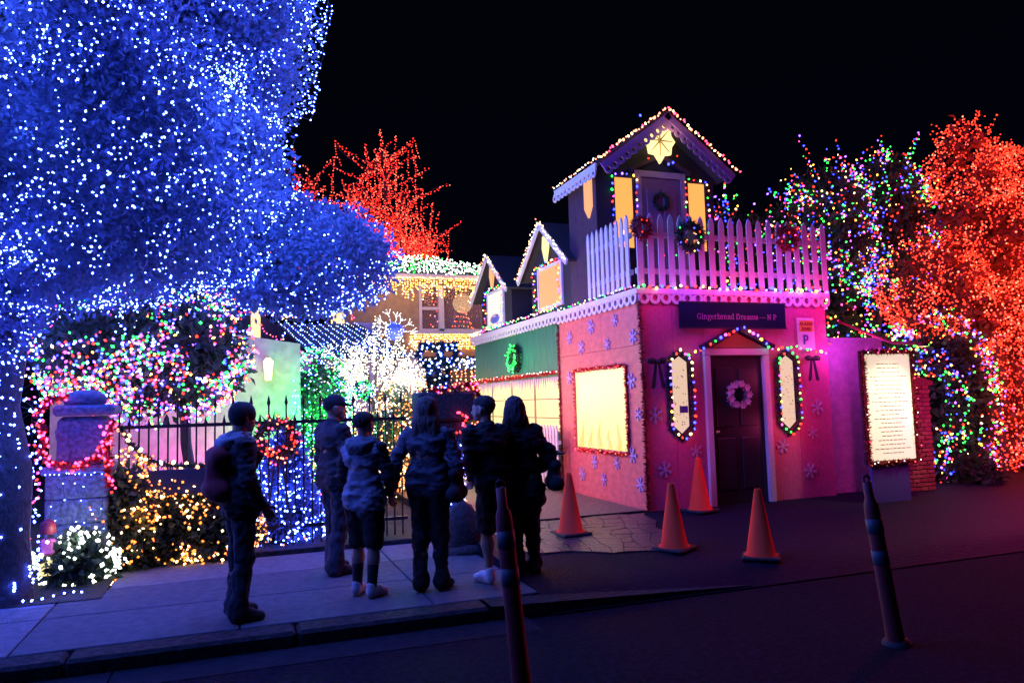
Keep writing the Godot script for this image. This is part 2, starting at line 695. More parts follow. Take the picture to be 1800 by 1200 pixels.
	mat("blue_ball", Color(0.1, 0.16, 0.5), 0.3)
	for n in ["leaf", "leaf_blue", "leaf_dark"]:
		var m := mat(n, Color(1, 1, 1), 0.65)
		m.vertex_color_use_as_albedo = true
		m.backlight_enabled = true
		m.backlight = Color(0.8, 0.8, 0.8)
	# lit panes
	var streak := noise_tex(11, 0.02, 0.72, 1.0, 3)
	var st := lit_pane("window_yellow", Vector3(1.25, 1.08, 0.42))
	st.uv1_triplanar = true
	st.uv1_scale = Vector3(0.35, 0.3, 0.35)
	var cr := lit_pane("window_cream", Vector3(1.3, 1.0, 0.42))
	cr.uv1_triplanar = true
	cr.uv1_scale = Vector3(0.5, 0.4, 0.5)
	var speck := noise_tex(12, 0.05, 0.68, 1.0, 2)
	var pg := lit_pane("window_lantern", Vector3(0.82, 0.56, 0.40))
	pg.uv1_triplanar = true
	pg.uv1_scale = Vector3(0.35, 0.35, 0.35)
	lit_pane("window_orange", Vector3(1.3, 0.5, 0.11))
	mats.window_orange.uv1_triplanar = true
	mats.window_orange.uv1_scale = Vector3(0.4, 0.35, 0.4)
	lit_pane("curtain", Vector3(1.0, 0.8, 0.22))
	lit_pane("window_tan", Vector3(1.05, 0.48, 0.19))
	mats.window_tan.uv1_triplanar = true
	mats.window_tan.uv1_scale = Vector3(0.4, 0.4, 0.4)
	lit_pane("window_white", Vector3(0.9, 0.9, 0.85))
	mats.window_white.uv1_triplanar = true
	mats.window_white.uv1_scale = Vector3(0.3, 0.3, 0.3)
	lit_pane("window_red", Vector3(0.09, 0.008, 0.012))
	lit_pane("star_glow", Vector3(1.5, 1.15, 0.5))
	mats.star_glow.uv1_triplanar = true
	mats.star_glow.uv1_scale = Vector3(1.2, 1.2, 1.2)
	lit_pane("sign_sheet", Vector3(0.75, 0.66, 0.45))  # added glow of the sheet, standing in for lamp light
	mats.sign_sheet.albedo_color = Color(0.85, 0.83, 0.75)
	lit_pane("lamp_face", Vector3(6, 5.4, 4))
	lit_pane("lamp_warm", Vector3(2.4, 1.8, 0.85))
	lit_pane("candle_flame", Vector3(14, 9, 4))


# ---------------------------------------------------------------- ground
func drive_y(z: float) -> float:
	var prof := [Vector2(-5.85, 0.006), Vector2(-6.15, 0.11), Vector2(-7.0, 0.17), Vector2(-8.65, 0.29), Vector2(-30.0, 0.31)]
	for i in prof.size() - 1:
		if z <= prof[i].x and z >= prof[i + 1].x:
			return lerpf(prof[i].y, prof[i + 1].y, (z - prof[i].x) / (prof[i + 1].x - prof[i].x))
	return 0.0


func build_ground() -> void:
	var st := S()
	quad(st, Vector3(-200, -0.06, -200), Vector3(-200, -0.06, 200), Vector3(200, -0.06, 200), Vector3(200, -0.06, -200))
	struct("ground", st, mats.soil)
	st = S()
	var nx := 24
	for i in nx:
		var a := -60.0 + 120.0 * i / nx
		var b := -60.0 + 120.0 * (i + 1) / nx
		quad(st, Vector3(a, 0, -5.82), Vector3(a, 0, 14), Vector3(b, 0, 14), Vector3(b, 0, -5.82))
	struct("road", st, mats.asphalt)
	# gutter: concrete pan in pieces, shade along the kerb put into its colour
	var g := Node3D.new()
	g.name = "gutter"
	add_child(g)
	g.set_meta("kind", "structure")
	for i in 5:
		st = S()
		var x := -12.8 + i * 3.0
		quad(st, Vector3(x, 0.012, -5.86), Vector3(x, 0.004, -5.52), Vector3(x + 2.985, 0.004, -5.52), Vector3(x + 2.985, 0.012, -5.86))
		obj("gutter_slab", st, mats.shaded_concrete, g)
	# kerb, falling away at the drive
	var k := Node3D.new()
	k.name = "kerb"
	add_child(k)
	k.set_meta("kind", "structure")
	for i in 9:
		var x := -11.6 + i * 1.5
		st = S()
		bevel_box(st, Vector3(x + 0.745, 0.02, -6.0), Vector3(1.485, 0.2, 0.26), 0.025)
		obj("kerb_stone", st, mats.kerb_stone, k)
	st = S()
	st.set_smooth_group(-1)
	var pts := []
	for p in [[1.9, 0.12], [4.4, 0.02]]:
		pts.append([Vector3(p[0], p[1], -5.87), Vector3(p[0], p[1] + 0.0, -6.13), Vector3(p[0], -0.03, -5.87), Vector3(p[0], -0.03, -6.13)])
	quad(st, pts[0][0], pts[0][1], pts[1][1], pts[1][0])
	quad(st, pts[0][2], pts[0][0], pts[1][0], pts[1][2])
	obj("kerb_stone", st, mats.kerb_stone, k)
	# sidewalk slabs
	var w := Node3D.new()
	w.name = "sidewalk"
	add_child(w)
	w.set_meta("kind", "structure")
	var rows := [[-6.14, -7.12], [-7.12, -8.02], [-8.02, -8.93]]
	for i in 8:
		var x0 := -9.0 + i * 1.5
		for r in 3:
			var x1 := minf(x0 + 1.5, 2.42)
			if i == 0 and r == 0:
				pass
			if r > 0 and x1 < -1.1 and r == 2:
				continue
			if x0 > 2.3:
				continue
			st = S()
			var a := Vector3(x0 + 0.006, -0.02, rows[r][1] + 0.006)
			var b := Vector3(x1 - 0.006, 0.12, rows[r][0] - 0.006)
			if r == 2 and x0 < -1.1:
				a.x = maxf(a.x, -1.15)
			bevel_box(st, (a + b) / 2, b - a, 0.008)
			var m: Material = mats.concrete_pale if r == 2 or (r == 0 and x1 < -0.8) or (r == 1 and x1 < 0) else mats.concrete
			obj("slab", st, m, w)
	# drive
	st = S()
	st.set_smooth_group(1)
	var zs := [-5.85, -6.0, -6.15, -6.6, -7.0, -7.8, -8.65, -10.0, -14.0, -20.0]
	for i in zs.size() - 1:
		for j in 12:
			var a := 2.43 + j * 3.0
			var b := a + 3.0
			var ya := drive_y(zs[i])
			var yb := drive_y(zs[i + 1])
			quad(st, Vector3(a, yb, zs[i + 1]), Vector3(a, ya, zs[i]), Vector3(b, ya, zs[i]), Vector3(b, yb, zs[i + 1]))
	st.set_smooth_group(-1)
	for i in zs.size() - 1:
		quad(st, Vector3(2.43, -0.05, zs[i + 1]), Vector3(2.43, -0.05, zs[i]), Vector3(2.43, drive_y(zs[i]), zs[i]), Vector3(2.43, drive_y(zs[i + 1]), zs[i + 1]))
	struct("driveway", st, mats.drive)
	st = S()
	quad(st, Vector3(2.44, 0.305, -17), Vector3(2.44, 0.305, -8.66), Vector3(4.93, 0.305, -8.66), Vector3(4.93, 0.315, -17))
	struct("courtyard_path", st, mats.path)
	st = S()
	boxab(st, Vector3(2.6, 0.25, -8.67), Vector3(4.92, 0.311, -8.64))
	struct("path_edge", st, mats.kerb_stone)
	# flagstones between the drive and the path
	var fl := Node3D.new()
	fl.name = "flagstone_patch"
	add_child(fl)
	fl.set_meta("kind", "structure")
	var n := 9
	var jit := {}
	var corner := func(i: int, j: int) -> Vector2:
		var key := i * 100 + j
		if not jit.has(key):
			var u := float(i) / n
			var v := float(j) / n
			var p := Vector2(2.75, -7.35).lerp(Vector2(4.25, -6.85), u).lerp(Vector2(2.75, -8.6).lerp(Vector2(4.9, -8.6), u), v)
			jit[key] = p + Vector2(rng.randf_range(-1, 1), rng.randf_range(-1, 1)) * 0.06
		return jit[key]
	for i in n:
		for j in n:
			var c := [corner.call(i, j), corner.call(i + 1, j), corner.call(i + 1, j + 1), corner.call(i, j + 1)]
			var mid: Vector2 = (c[0] + c[1] + c[2] + c[3]) / 4.0
			st = S()
			var tilt := Vector2(rng.randf_range(-1, 1), rng.randf_range(-1, 1)) * 0.03
			var q := []
			var lo := []
			for p in c:
				var e: Vector2 = mid + (p - mid) * (1.0 - 0.007 / maxf(0.05, p.distance_to(mid)))
				var y := drive_y(p.y) + 0.014 + (e - mid).dot(tilt)
				q.append(Vector3(e.x, y, e.y))
				lo.append(Vector3(p.x, y - 0.03, p.y))
			quad(st, q[0], q[1], q[2], q[3])
			for s in 4:
				quad(st, lo[s], lo[(s + 1) % 4], q[(s + 1) % 4], q[s])
			obj("stone", st, mats.flag, fl)
	# planting bed in front of the fence
	st = S()
	for i in 30:
		for j in 6:
			var f := func(a: int, b: int) -> Vector3:
				var x := -9.0 + 11.4 * a / 30.0
				var z := -8.96 - 1.6 * b / 6.0
				return Vector3(x, 0.14 + 0.05 * noise_a.get_noise_2d(x * 4, z * 4) + 0.02 * b, z)
			quad(st, f.call(i, j + 1), f.call(i, j), f.call(i + 1, j), f.call(i + 1, j + 1))
	struct("planting_bed", st, mats.soil)
	st = S()
	quad(st, Vector3(-9, 0.128, -8.95), Vector3(-9, 0.128, -7.65), Vector3(-1.16, 0.128, -7.65), Vector3(-1.16, 0.128, -8.95))
	struct("tree_pit_soil", st, mats.soil)
	st = S()
	boxab(st, Vector3(-9, 0.0, -9.02), Vector3(2.4, 0.17, -8.94))
	struct("bed_kerb", st, mats.kerb_stone)
	st = S()
	quad(st, Vector3(-20, 0.2, -22), Vector3(-20, 0.2, -10.5), Vector3(2.43, 0.2, -10.5), Vector3(2.43, 0.2, -22))
	struct("yard_ground", st, mats.soil)


# ---------------------------------------------------------------- the pink house
const MULTI := ["red", "green", "blue", "yellow", "pink", "lilac", "red", "green", "blue", "warm"]


func ring_mesh(ro: float, ri: float, d: float) -> Mesh:
	var st := S()
	var n := 16
	for i in n:
		var a := TAU * i / n
		var b := TAU * (i + 1) / n
		var va := Vector3(cos(a), sin(a), 0)
		var vb := Vector3(cos(b), sin(b), 0)
		var z := Vector3(0, 0, d / 2)
		quad(st, va * ri + z, va * ro + z, vb * ro + z, vb * ri + z)
		quad(st, va * ro - z, va * ri - z, vb * ri - z, vb * ro - z)
		quad(st, va * ro + z, va * ro - z, vb * ro - z, vb * ro + z)
		quad(st, va * ri - z, va * ri + z, vb * ri + z, vb * ri - z)
	st.generate_normals()
	return st.commit()


func flake_mesh(r: float, arms_extra: bool) -> Mesh:
	var st := S()
	for k in 6:
		var a := TAU * k / 6.0
		var d := Vector3(cos(a), sin(a), 0)
		var s := Vector3(-sin(a), cos(a), 0)
		box(st, d * r * 0.5, Vector3(r, r * 0.17, 0.012), Basis(d, s, Vector3.BACK))
		for t in [0.55, 0.82] if arms_extra else [0.68]:
			for sg in [1.0, -1.0]:
				var e: Vector3 = (d + s * sg * 1.1).normalized()
				box(st, d * r * t + e * r * 0.14, Vector3(r * 0.3, r * 0.12, 0.009), Basis(e, Vector3.BACK.cross(e), Vector3.BACK))
	box(st, Vector3.ZERO, Vector3(r * 0.4, r * 0.4, 0.014), Basis(Vector3.BACK, 0.5))
	st.generate_normals()
	return st.commit()


func picket_mesh(w: float, h: float) -> Mesh:
	var st := S()
	prism(st, [Vector2(-w / 2, 0), Vector2(w / 2, 0), Vector2(w / 2, h - w * 1.25), Vector2(w * 0.32, h - w * 0.5), Vector2(0, h), Vector2(-w * 0.32, h - w * 0.5), Vector2(-w / 2, h - w * 1.25)], Vector3.ZERO, Vector3.RIGHT, Vector3.UP, 0.02)
	st.generate_normals()
	return st.commit()


func bow(at: Vector3, s: float, m: Material, label: String) -> void:
	var o := thing("ribbon_bow", label, "bow", at, 0, "")
	for sg in [1.0, -1.0]:
		var st := S()
		ball(st, Vector3(0.5 * s * sg, 0.06 * s, 0), Vector3(0.48 * s, 0.27 * s, 0.12 * s), 12)
		obj("loop", st, m, o)
		st = S()
		prism(st, [Vector2(0.02 * sg * s, 0), Vector2(0.2 * sg * s, 0), Vector2(0.62 * sg * s, -2.0 * s), Vector2(0.45 * sg * s, -2.12 * s), Vector2(0.28 * sg * s, -1.95 * s)], Vector3(0, 0, -0.01), Vector3.RIGHT, Vector3.UP, 0.014)
		obj("tail", st, m, o)
	var k := S()
	ball(k, Vector3(0, 0, 0.05 * s), Vector3(0.15 * s, 0.18 * s, 0.14 * s), 10)
	obj("knot", k, m, o)


func wreath(label: String, at: Vector3, r: float, thick: float, m: Material, axis := Vector3.BACK, bulbs := [], count := 0, br := 0.014) -> Node3D:
	var o := thing("wreath", label, "wreath", at)
	var b := Basis(Quaternion(Vector3.BACK, axis))
	var path := []
	for i in 19:
		var a := TAU * i / 18.0
		path.append(b * Vector3(cos(a) * r, sin(a) * r, 0))
	tinsel("greenery", path, thick, m, o, 420, 0.035)
	if count:
		var s := []
		for i in count:
			var a := rng.randf() * TAU
			var rr := r + rng.randf_range(-1, 1) * thick * 0.75
			s.append(b * Vector3(cos(a) * rr, sin(a) * rr, thick * rng.randf_range(0.5, 1.0)))
		lights("bulbs", "", [s], bulbs, br, o)
	return o


func build_pink_house() -> void:
	var h := thing("pink_house", "small pink gingerbread style house front with snowflakes and dark door", "house", Vector3(4.94, 0.25, -8.65))
	var o := Vector3(4.94, 0.25, -8.65)
	var st := S()
	boxab(st, Vector3(0.05, 0.0, -2.62), Vector3(3.04, 2.86, -0.06))
	obj("wall", st, mats.pink_paint, h)
	# front boards
	for q in [[0.02, 0.485, -0.05, 2.87], [0.49, 0.97, -0.05, 2.87], [1.98, 2.5, -0.05, 2.87], [2.505, 3.07, -0.05, 2.87]]:
		st = S()
		boxab(st, Vector3(q[0], q[2], -0.055), Vector3(q[1], q[3], 0.0))
		obj("wall_panel", st, mats.pink_paint, h)
	st = S()
	boxab(st, Vector3(0.975, 2.1, -0.055), Vector3(1.975, 2.87, 0.0))
	obj("wall_panel", st, mats.pink_paint, h)
	for q in [[-1.12, -0.002, -0.05, 2.2], [-2.63, -1.125, -0.05, 2.2], [-1.12, -0.002, 2.206, 2.87], [-2.63, -1.125, 2.206, 2.87]]:
		st = S()
		boxab(st, Vector3(0.0, q[2], q[0]), Vector3(0.05, q[3], q[1]))
		obj("wall_panel", st, mats.pink_side, h)
	# door with casing
	var d := child("door", h, Vector3(1.475, 0.03, -0.03))
	st = S()
	boxab(st, Vector3(-0.43, 0, -0.02), Vector3(0.43, 2.0, 0.0))
	obj("leaf_panel", st, mats.door_paint, d)
	for q in [[-0.33, 0.2, -0.05, 0.9], [0.05, 0.2, 0.33, 0.9], [-0.33, 1.05, -0.05, 1.85], [0.05, 1.05, 0.33, 1.85]]:
		st = S()
		bevel_box(st, Vector3((q[0] + q[2]) / 2, (q[1] + q[3]) / 2, 0.006), Vector3(q[2] - q[0], q[3] - q[1], 0.02), 0.009)
		obj("door_panel", st, mats.door_paint, d)
	st = S()
	ball(st, Vector3(-0.36, 0.98, 0.05), Vector3(0.03, 0.03, 0.03), 10)
	tube(st, [Vector3(-0.36, 0.98, 0), Vector3(-0.36, 0.98, 0.05)], [0.012], 8)
	obj("handle", st, mats.brass, d)
	var f := child("door_frame", h, Vector3(1.475, 0.0, 0.0))
	for q in [[-0.53, -0.03, -0.435, 2.045], [0.435, -0.03, 0.53, 2.045], [-0.53, 2.05, 0.53, 2.145]]:
		st = S()
		bevel_box(st, Vector3((q[0] + q[2]) / 2, (q[1] + q[3]) / 2, 0.012), Vector3(q[2] - q[0], q[3] - q[1], 0.07), 0.008)
		obj("casing", st, mats.white_paint, f)
	# little pediment above the door
	var pd := child("pediment", h, Vector3(1.475, 2.15, 0.0))
	st = S()
	prism(st, [Vector2(-0.42, 0), Vector2(0.42, 0), Vector2(0, 0.21)], Vector3(0, 0, 0.002), Vector3.RIGHT, Vector3.UP, 0.05)
	obj("tympanum", st, mats.gingerbread, pd)
	for sg in [1.0, -1.0]:
		st = S()
		var dir := Vector3(sg * 0.56, -0.245, 0).normalized()
		box(st, Vector3(sg * 0.28, 0.135, 0.06), Vector3(0.64, 0.06, 0.12), Basis(dir * sg, Vector3(0, 0, 1).cross(dir * sg), Vector3.BACK))
		obj("rake_board", st, mats.navy_paint, pd)
	# hexagonal lantern windows
	for s in [0, 1]:
		var cx := 0.555 if s == 0 else 2.30
		var win := child("window", h, Vector3(cx, 1.53, 0.0))
		st = S()
		var outline := [Vector2(-0.13, -0.42), Vector2(0, -0.53), Vector2(0.13, -0.42), Vector2(0.13, 0.44), Vector2(0, 0.53), Vector2(-0.13, 0.44)]
		prism(st, outline, Vector3(0, 0, 0.002), Vector3.RIGHT, Vector3.UP, 0.02)
		obj("window_pane", st, mats.window_lantern, win)
		for i in 6:
			var a: Vector2 = outline[i]
			var b: Vector2 = outline[(i + 1) % 6]
			st = S()
			tube(st, [Vector3(a.x, a.y, 0.02), Vector3(b.x, b.y, 0.02)], [0.016], 6)
			obj("window_frame", st, mats.navy_paint, win)
		for k in 3:   # small coloured paper sweets stuck on the pane
			st = S()
			for q in 12:
				var px := rng.randf_range(-0.1, 0.1)
				var py := rng.randf_range(-0.4, 0.42)
				ball(st, Vector3(px, py, 0.024), Vector3.ONE * rng.randf_range(0.005, 0.011) * Vector3(1, 1, 0.3), 6)
			obj("sticker", st, [mats.poinsettia, mats.bow_red, mats.gingerbread][k], win).set_meta("kind", "stuff")
		if s == 0:
			st = S()
			boxab(st, Vector3(-0.02, -0.24, 0.024), Vector3(0.105, -0.15, 0.03))
			obj("card", st, mats.placard_blue, win)
	# picture window on the side wall
	var pw := child("window", h, Vector3(-0.002, 1.355, -1.225))
	st = S()
	boxab(st, Vector3(-0.012, -0.575, -0.81), Vector3(0.0, 0.575, 0.81))
	obj("window_pane", st, mats.window_yellow, pw)
	for q in [[-0.60, -0.84, -0.57, 0.84], [0.57, -0.84, 0.60, 0.84], [-0.57, -0.84, 0.57, -0.81], [-0.57, 0.81, 0.57, 0.84]]:
		st = S()
		boxab(st, Vector3(-0.03, q[0], q[1]), Vector3(0.0, q[2], q[3]))
		obj("window_frame", st, mats.pink_side, pw)
	for k in 5:   # the net curtain inside gathers in soft folds at the bottom of the pane
		st = S()
		var zc := -0.6 + k * 0.29
		var pts := []
		var top := -0.18 - 0.1 * (k % 2)
		var bot := -0.56
		for i in 5:
			pts.append(Vector3(-0.016, lerpf(top, bot, i / 4.0), zc + 0.03 * sin(i * 1.3 + k)))
		tube(st, pts, [0.004, 0.02, 0.035, 0.05, 0.06], 6, false)
		obj("curtain_fold", st, mats.curtain, pw)
	# deck edge with scalloped trim
	var ed := child("fascia", h, Vector3(0, 2.87, 0))
	st = S()
	boxab(st, Vector3(-0.06, 0.0, -2.64), Vector3(3.12, 0.075, 0.06))
	obj("deck", st, mats.white_paint, ed)
	var rm := ring_mesh(0.085, 0.042, 0.022)
	for i in 19:
		put("scallop", rm, mats.white_paint, ed, Vector3(0.06 + i * 0.166, -0.05, 0.035))
	for i in 16:
		var r := put("scallop", rm, mats.white_paint, ed, Vector3(-0.04, -0.05, -0.06 - i * 0.166))
		r.rotation.y = PI / 2
	# paper snowflakes
	var fm := [flake_mesh(0.105, true), flake_mesh(0.09, false), flake_mesh(0.1, true)]
	var fr := [Vector2(5.11, 1.52), Vector2(5.71, 1.03), Vector2(5.22, 0.81), Vector2(7.76, 1.55), Vector2(7.65, 1.19), Vector2(7.12, 1.03), Vector2(7.57, 0.66)]
	for i in fr.size():
		var s := put("snowflake", fm[i % 3], mats.flake_white, h, Vector3(fr[i].x, fr[i].y, -8.638) - o)
		s.rotation.z = rng.randf() * 1.0
	var sd := [Vector2(-10.08, 2.83), Vector2(-9.32, 2.84), Vector2(-10.87, 2.74), Vector2(-10.44, 2.55), Vector2(-9.57, 2.53), Vector2(-8.82, 2.57), Vector2(-8.92, 1.98), Vector2(-8.77, 1.54), Vector2(-10.92, 2.1), Vector2(-8.97, 0.99), Vector2(-9.42, 0.86), Vector2(-10.13, 0.83), Vector2(-10.56, 0.62), Vector2(-9.84, 0.6), Vector2(-8.79, 0.62)]
	for i in sd.size():
		var s := put("snowflake", fm[i % 3], mats.flake_white, h, Vector3(4.928, sd[i].y, sd[i].x) - o)
		s.basis = Basis(Vector3.UP, -PI / 2) * Basis(Vector3.BACK, rng.randf())
	# ---- things fixed to it
	var sg2 := thing("shop_sign", "long dark blue sign board with pink lettering under the balcony", "sign", Vector3(6.39, 2.845, -8.61))
	st = S()
	bevel_box(st, Vector3.ZERO, Vector3(1.74, 0.36, 0.04), 0.012)
	obj("board", st, mats.sign_board, sg2)
	st = S()
	for q in [[-0.87, 0.165, 0.87, 0.185], [-0.87, -0.185, 0.87, -0.165]]:
		boxab(st, Vector3(q[0], q[1], 0.018), Vector3(q[2], q[3], 0.028))
	obj("border", st, mats.navy_paint, sg2)
	text("lettering", "Gingerbread Dreams \u2014 N P", "Droid Serif", 0.1, mats.letter_pink, sg2, Vector3(0.05, -0.02, 0.022))
	var pl := thing("notice_placard", "small pale placard with red lettering and a big P beside the sign board", "placard", Vector3(7.63, 2.6, -8.635))
	st = S()
	bevel_box(st, Vector3.ZERO, Vector3(0.3, 0.46, 0.02), 0.006)
	obj("board", st, mats.placard, pl)
	st = S()
	boxab(st, Vector3(-0.12, 0.03, 0.009), Vector3(0.12, 0.19, 0.014))
	obj("panel", st, mats.placard_yellow, pl)
	text("lettering", "ALARM", "Droid Sans", 0.07, mats.placard_red, pl, Vector3(0, 0.145, 0.016), 2)
	text("lettering", "ZONE", "Droid Sans", 0.07, mats.placard_red, pl, Vector3(0, 0.068, 0.016), 2)
	text("lettering", "P", "Droid Sans", 0.19, mats.placard_blue, pl, Vector3(-0.02, -0.085, 0.012), 1)
	# red tinsel round the picture window, tinsel on the corners
	var tw := thing("tinsel_garland", "red tinsel garland framing the bright yellow window on the side wall", "garland", Vector3(4.92, 1.6, -9.875))
	tinsel("tinsel", [Vector3(0, -0.6, -0.83), Vector3(0, 0.6, -0.83), Vector3(0, 0.6, 0.83), Vector3(0, -0.6, 0.83), Vector3(0, -0.6, -0.83)], 0.05, mats.red_tinsel_lit, tw, 420, 0.022)
	lights("bulbs", "", [along([Vector3(-0.03, -0.6, -0.83), Vector3(-0.03, 0.6, -0.83), Vector3(-0.03, 0.6, 0.83), Vector3(-0.03, -0.6, 0.83), Vector3(-0.03, -0.6, -0.83)], 0.085, 0.02)], ["red", "red", "peach", "rose"], 0.008, tw)
	var tc := thing("tinsel_garland", "dark red tinsel running down the front corner of the pink house", "garland", Vector3(4.94, 0.3, -8.63))
	tinsel("tinsel", [Vector3(0, 0, 0), Vector3(0.01, 1.4, 0), Vector3(-0.005, 2.8, 0)], 0.05, mats.red_tinsel, tc, 420, 0.022)
	tc = thing("tinsel_garland", "dark red tinsel where the pink wall meets the green boards", "garland", Vector3(4.92, 0.3, -11.3))
	tinsel("tinsel", [Vector3(0, 0, 0), Vector3(0, 2.8, 0)], 0.045, mats.red_tinsel, tc, 360, 0.022)
	# pine and bulbs round the lantern windows
	for s in 2:
		var cx := 5.495 if s == 0 else 7.24
		var ol := [Vector3(-0.17, -0.45, 0), Vector3(0, -0.6, 0), Vector3(0.17, -0.45, 0), Vector3(0.17, 0.46, 0), Vector3(0, 0.59, 0), Vector3(-0.17, 0.46, 0), Vector3(-0.17, -0.45, 0)]
		var w := thing("pine_garland", "dark pine garland round the lantern window %s" % ["left of the pink house door", "right of the pink house door"][s], "garland", Vector3(cx, 1.78, -8.61))
		tinsel("pine", ol, 0.05, mats.pine_garland, w, 420, 0.02)
		var pts := []
		for p in along(ol, 0.088, 0.012):
			pts.append(p + w.position + Vector3(0, 0, 0.05))
		big_lights("coloured bulbs round the lantern window %s" % ["left of the pink house door", "right of the pink house door"][s], pts, MULTI, 0.0135, "bulbs round the lantern windows")
	for p in [Vector3(5.5, 1.3, -8.2), Vector3(7.24, 1.3, -8.2), Vector3(7.24, 2.0, -8.2), Vector3(6.42, 2.6, -8.2)]:
		omni("wall_fill_light", p, Vector3(1, 0.06, 0.28), 0.09 if p.x < 6.0 else 0.17, 0.15)
	omni("wall_fill_light", Vector3(8.25, 2.35, -8.3), Vector3(0.8, 0.06, 1), 0.5, 0.1)  # purple fill added to tint the garden wall beside the house
	var swag := [Vector3(5.62, 2.3, -8.56), Vector3(5.73, 2.34, -8.56), Vector3(5.9, 2.43, -8.52), Vector3(6.1, 2.53, -8.5), Vector3(6.42, 2.68, -8.5), Vector3(6.63, 2.6, -8.5), Vector3(6.87, 2.44, -8.52), Vector3(7.0, 2.36, -8.55), Vector3(7.2, 2.4, -8.56), Vector3(7.46, 2.4, -8.56), Vector3(7.71, 2.34, -8.56), Vector3(7.93, 2.32, -8.56)]
	big_lights("coloured bulbs draped over the small gable above the dark door", along(swag, 0.085, 0.018), MULTI, 0.015)
	omni("string_light_glow", Vector3(7.92, 2.3, -8.42), Vector3(1, 0.05, 0.12), 0.06, 0.03)
	bow(Vector3(5.13, 2.22, -8.56), 0.17, mats.bow_cloth, "dark ribbon bow on the wall left of the left lantern window")
	bow(Vector3(7.66, 2.24, -8.56), 0.15, mats.bow_cloth, "dark ribbon bow on the wall right of the right lantern window")
	var dw := wreath("small pale pink flower wreath hanging on the dark door", Vector3(6.41, 1.76, -8.62), 0.15, 0.055, mats.poinsettia)
	for i in 9:
		var a := TAU * i / 9.0
		var fl := child("flower", dw, Vector3(cos(a) * 0.15, sin(a) * 0.15, 0.045))
		st = S()
		for k in 6:
			var b := TAU * k / 6.0
			var d3 := Vector3(cos(b), sin(b), 0.25) * 0.055
			var s3 := Vector3(-sin(b), cos(b), 0) * 0.018
			quad(st, Vector3.ZERO, d3 * 0.6 - s3, d3, d3 * 0.6 + s3)
		obj("petals", st, mats.poinsettia, fl)
	# bulbs on the deck edge
	big_lights("coloured bulbs along the front edge of the balcony deck", along([Vector3(4.9, 3.215, -8.57), Vector3(8.08, 3.215, -8.57)], 0.085, 0.025), MULTI, 0.017)
	for i in 6:
		omni("deck_string_light", Vector3(5.15 + i * 0.55, 3.2, -8.25), [Vector3(1, 0.06, 0.3), Vector3(0.35, 0.05, 1), Vector3(1, 0.03, 0.2)][i % 3], 0.15 + 0.035 * i, 0.15)
	for i in 3:
		omni("deck_string_light", Vector3(4.5, 3.2, -9.0 - i * 0.9), Vector3(0.4, 0.16, 1), 0.14, 0.15)
	lights("string_lights", "small pale bulbs along the side edge of the balcony deck", [along([Vector3(4.86, 3.215, -8.65), Vector3(4.86, 3.215, -11.2)], 0.09, 0.02)], ["white", "warm", "green", "pink"], 0.011)
	big_lights("coloured bulbs down the right edge of the pink house front", along([Vector3(8.02, 3.1, -8.6), Vector3(8.0, 2.35, -8.6)], 0.13, 0.015), MULTI, 0.013)
	# ---- balcony fence
	var pm := picket_mesh(0.088, 1.0)
	var ff := thing("picket_fence", "white picket fence along the front of the balcony", "fence", Vector3(4.98, 3.2, -8.68))
	for i in 20:
		var p := put("picket", pm, mats.white_paint, ff, Vector3(0.02 + i * 0.1615, 0.025 + 0.012 * sin(i * 3.1), 0))
		p.rotation.z = 0.012 * sin(i * 5.3)
	for y in [0.24, 0.74]:
		st = S()
		boxab(st, Vector3(-0.03, y - 0.035, -0.045), Vector3(3.13, y + 0.035, -0.003))
		obj("rail", st, mats.white_paint, ff)
	var fs := thing("picket_fence", "white picket fence along the left side of the balcony, seen edge on", "fence", Vector3(4.93, 3.2, -8.86))
	for i in 9:
		var p := put("picket", pm, mats.white_paint, fs, Vector3(0, 0.03, -i * 0.148))
		p.rotation.y = -PI / 2
	for y in [0.24, 0.74]:
		st = S()
		boxab(st, Vector3(0.003, y - 0.035, -1.24), Vector3(0.045, y + 0.035, 0.05))
		obj("rail", st, mats.white_paint, fs)
	wreath("dark wreath tied to the balcony fence in front of the tower", Vector3(5.76, 3.92, -8.6), 0.17, 0.1, mats.pine_garland, Vector3.BACK, MULTI, 9, 0.012)
	wreath("dark red bow wreath on the right half of the balcony fence", Vector3(7.37, 3.97, -8.6), 0.14, 0.1, mats.bow_red, Vector3.BACK, MULTI, 9, 0.012)
	wreath("small red wreath at the left corner of the balcony fence", Vector3(5.0, 4.0, -8.6), 0.12, 0.08, mats.bow_red, Vector3.BACK, ["red"], 3, 0.01)
	var gar := []
	for i in 34:
		var x := 5.05 + i * 0.09
		gar.append(Vector3(x, 4.0 + 0.1 * sin(x * 4.5) - 0.35 * absf(sin(x * 1.9)), -8.72 + rng.randf_range(-0.02, 0.02)))
	lights("string_lights", "coloured bulbs woven through the front balcony pickets", [gar], MULTI, 0.011)


func text(n: String, words: String, font: String, size: float, m: Material, parent: Node, at: Vector3, weight := 0) -> void:
	var f := SystemFont.new()
	f.font_names = PackedStringArray([font])
	if weight:
		f.font_weight = 700
	var t := TextMesh.new()
	t.text = words
	t.font = f
	t.font_size = 32
	t.pixel_size = size / 32.0
	t.depth = 0.006
	t.curve_step = 4.0
	put(n, t, m, parent, at)


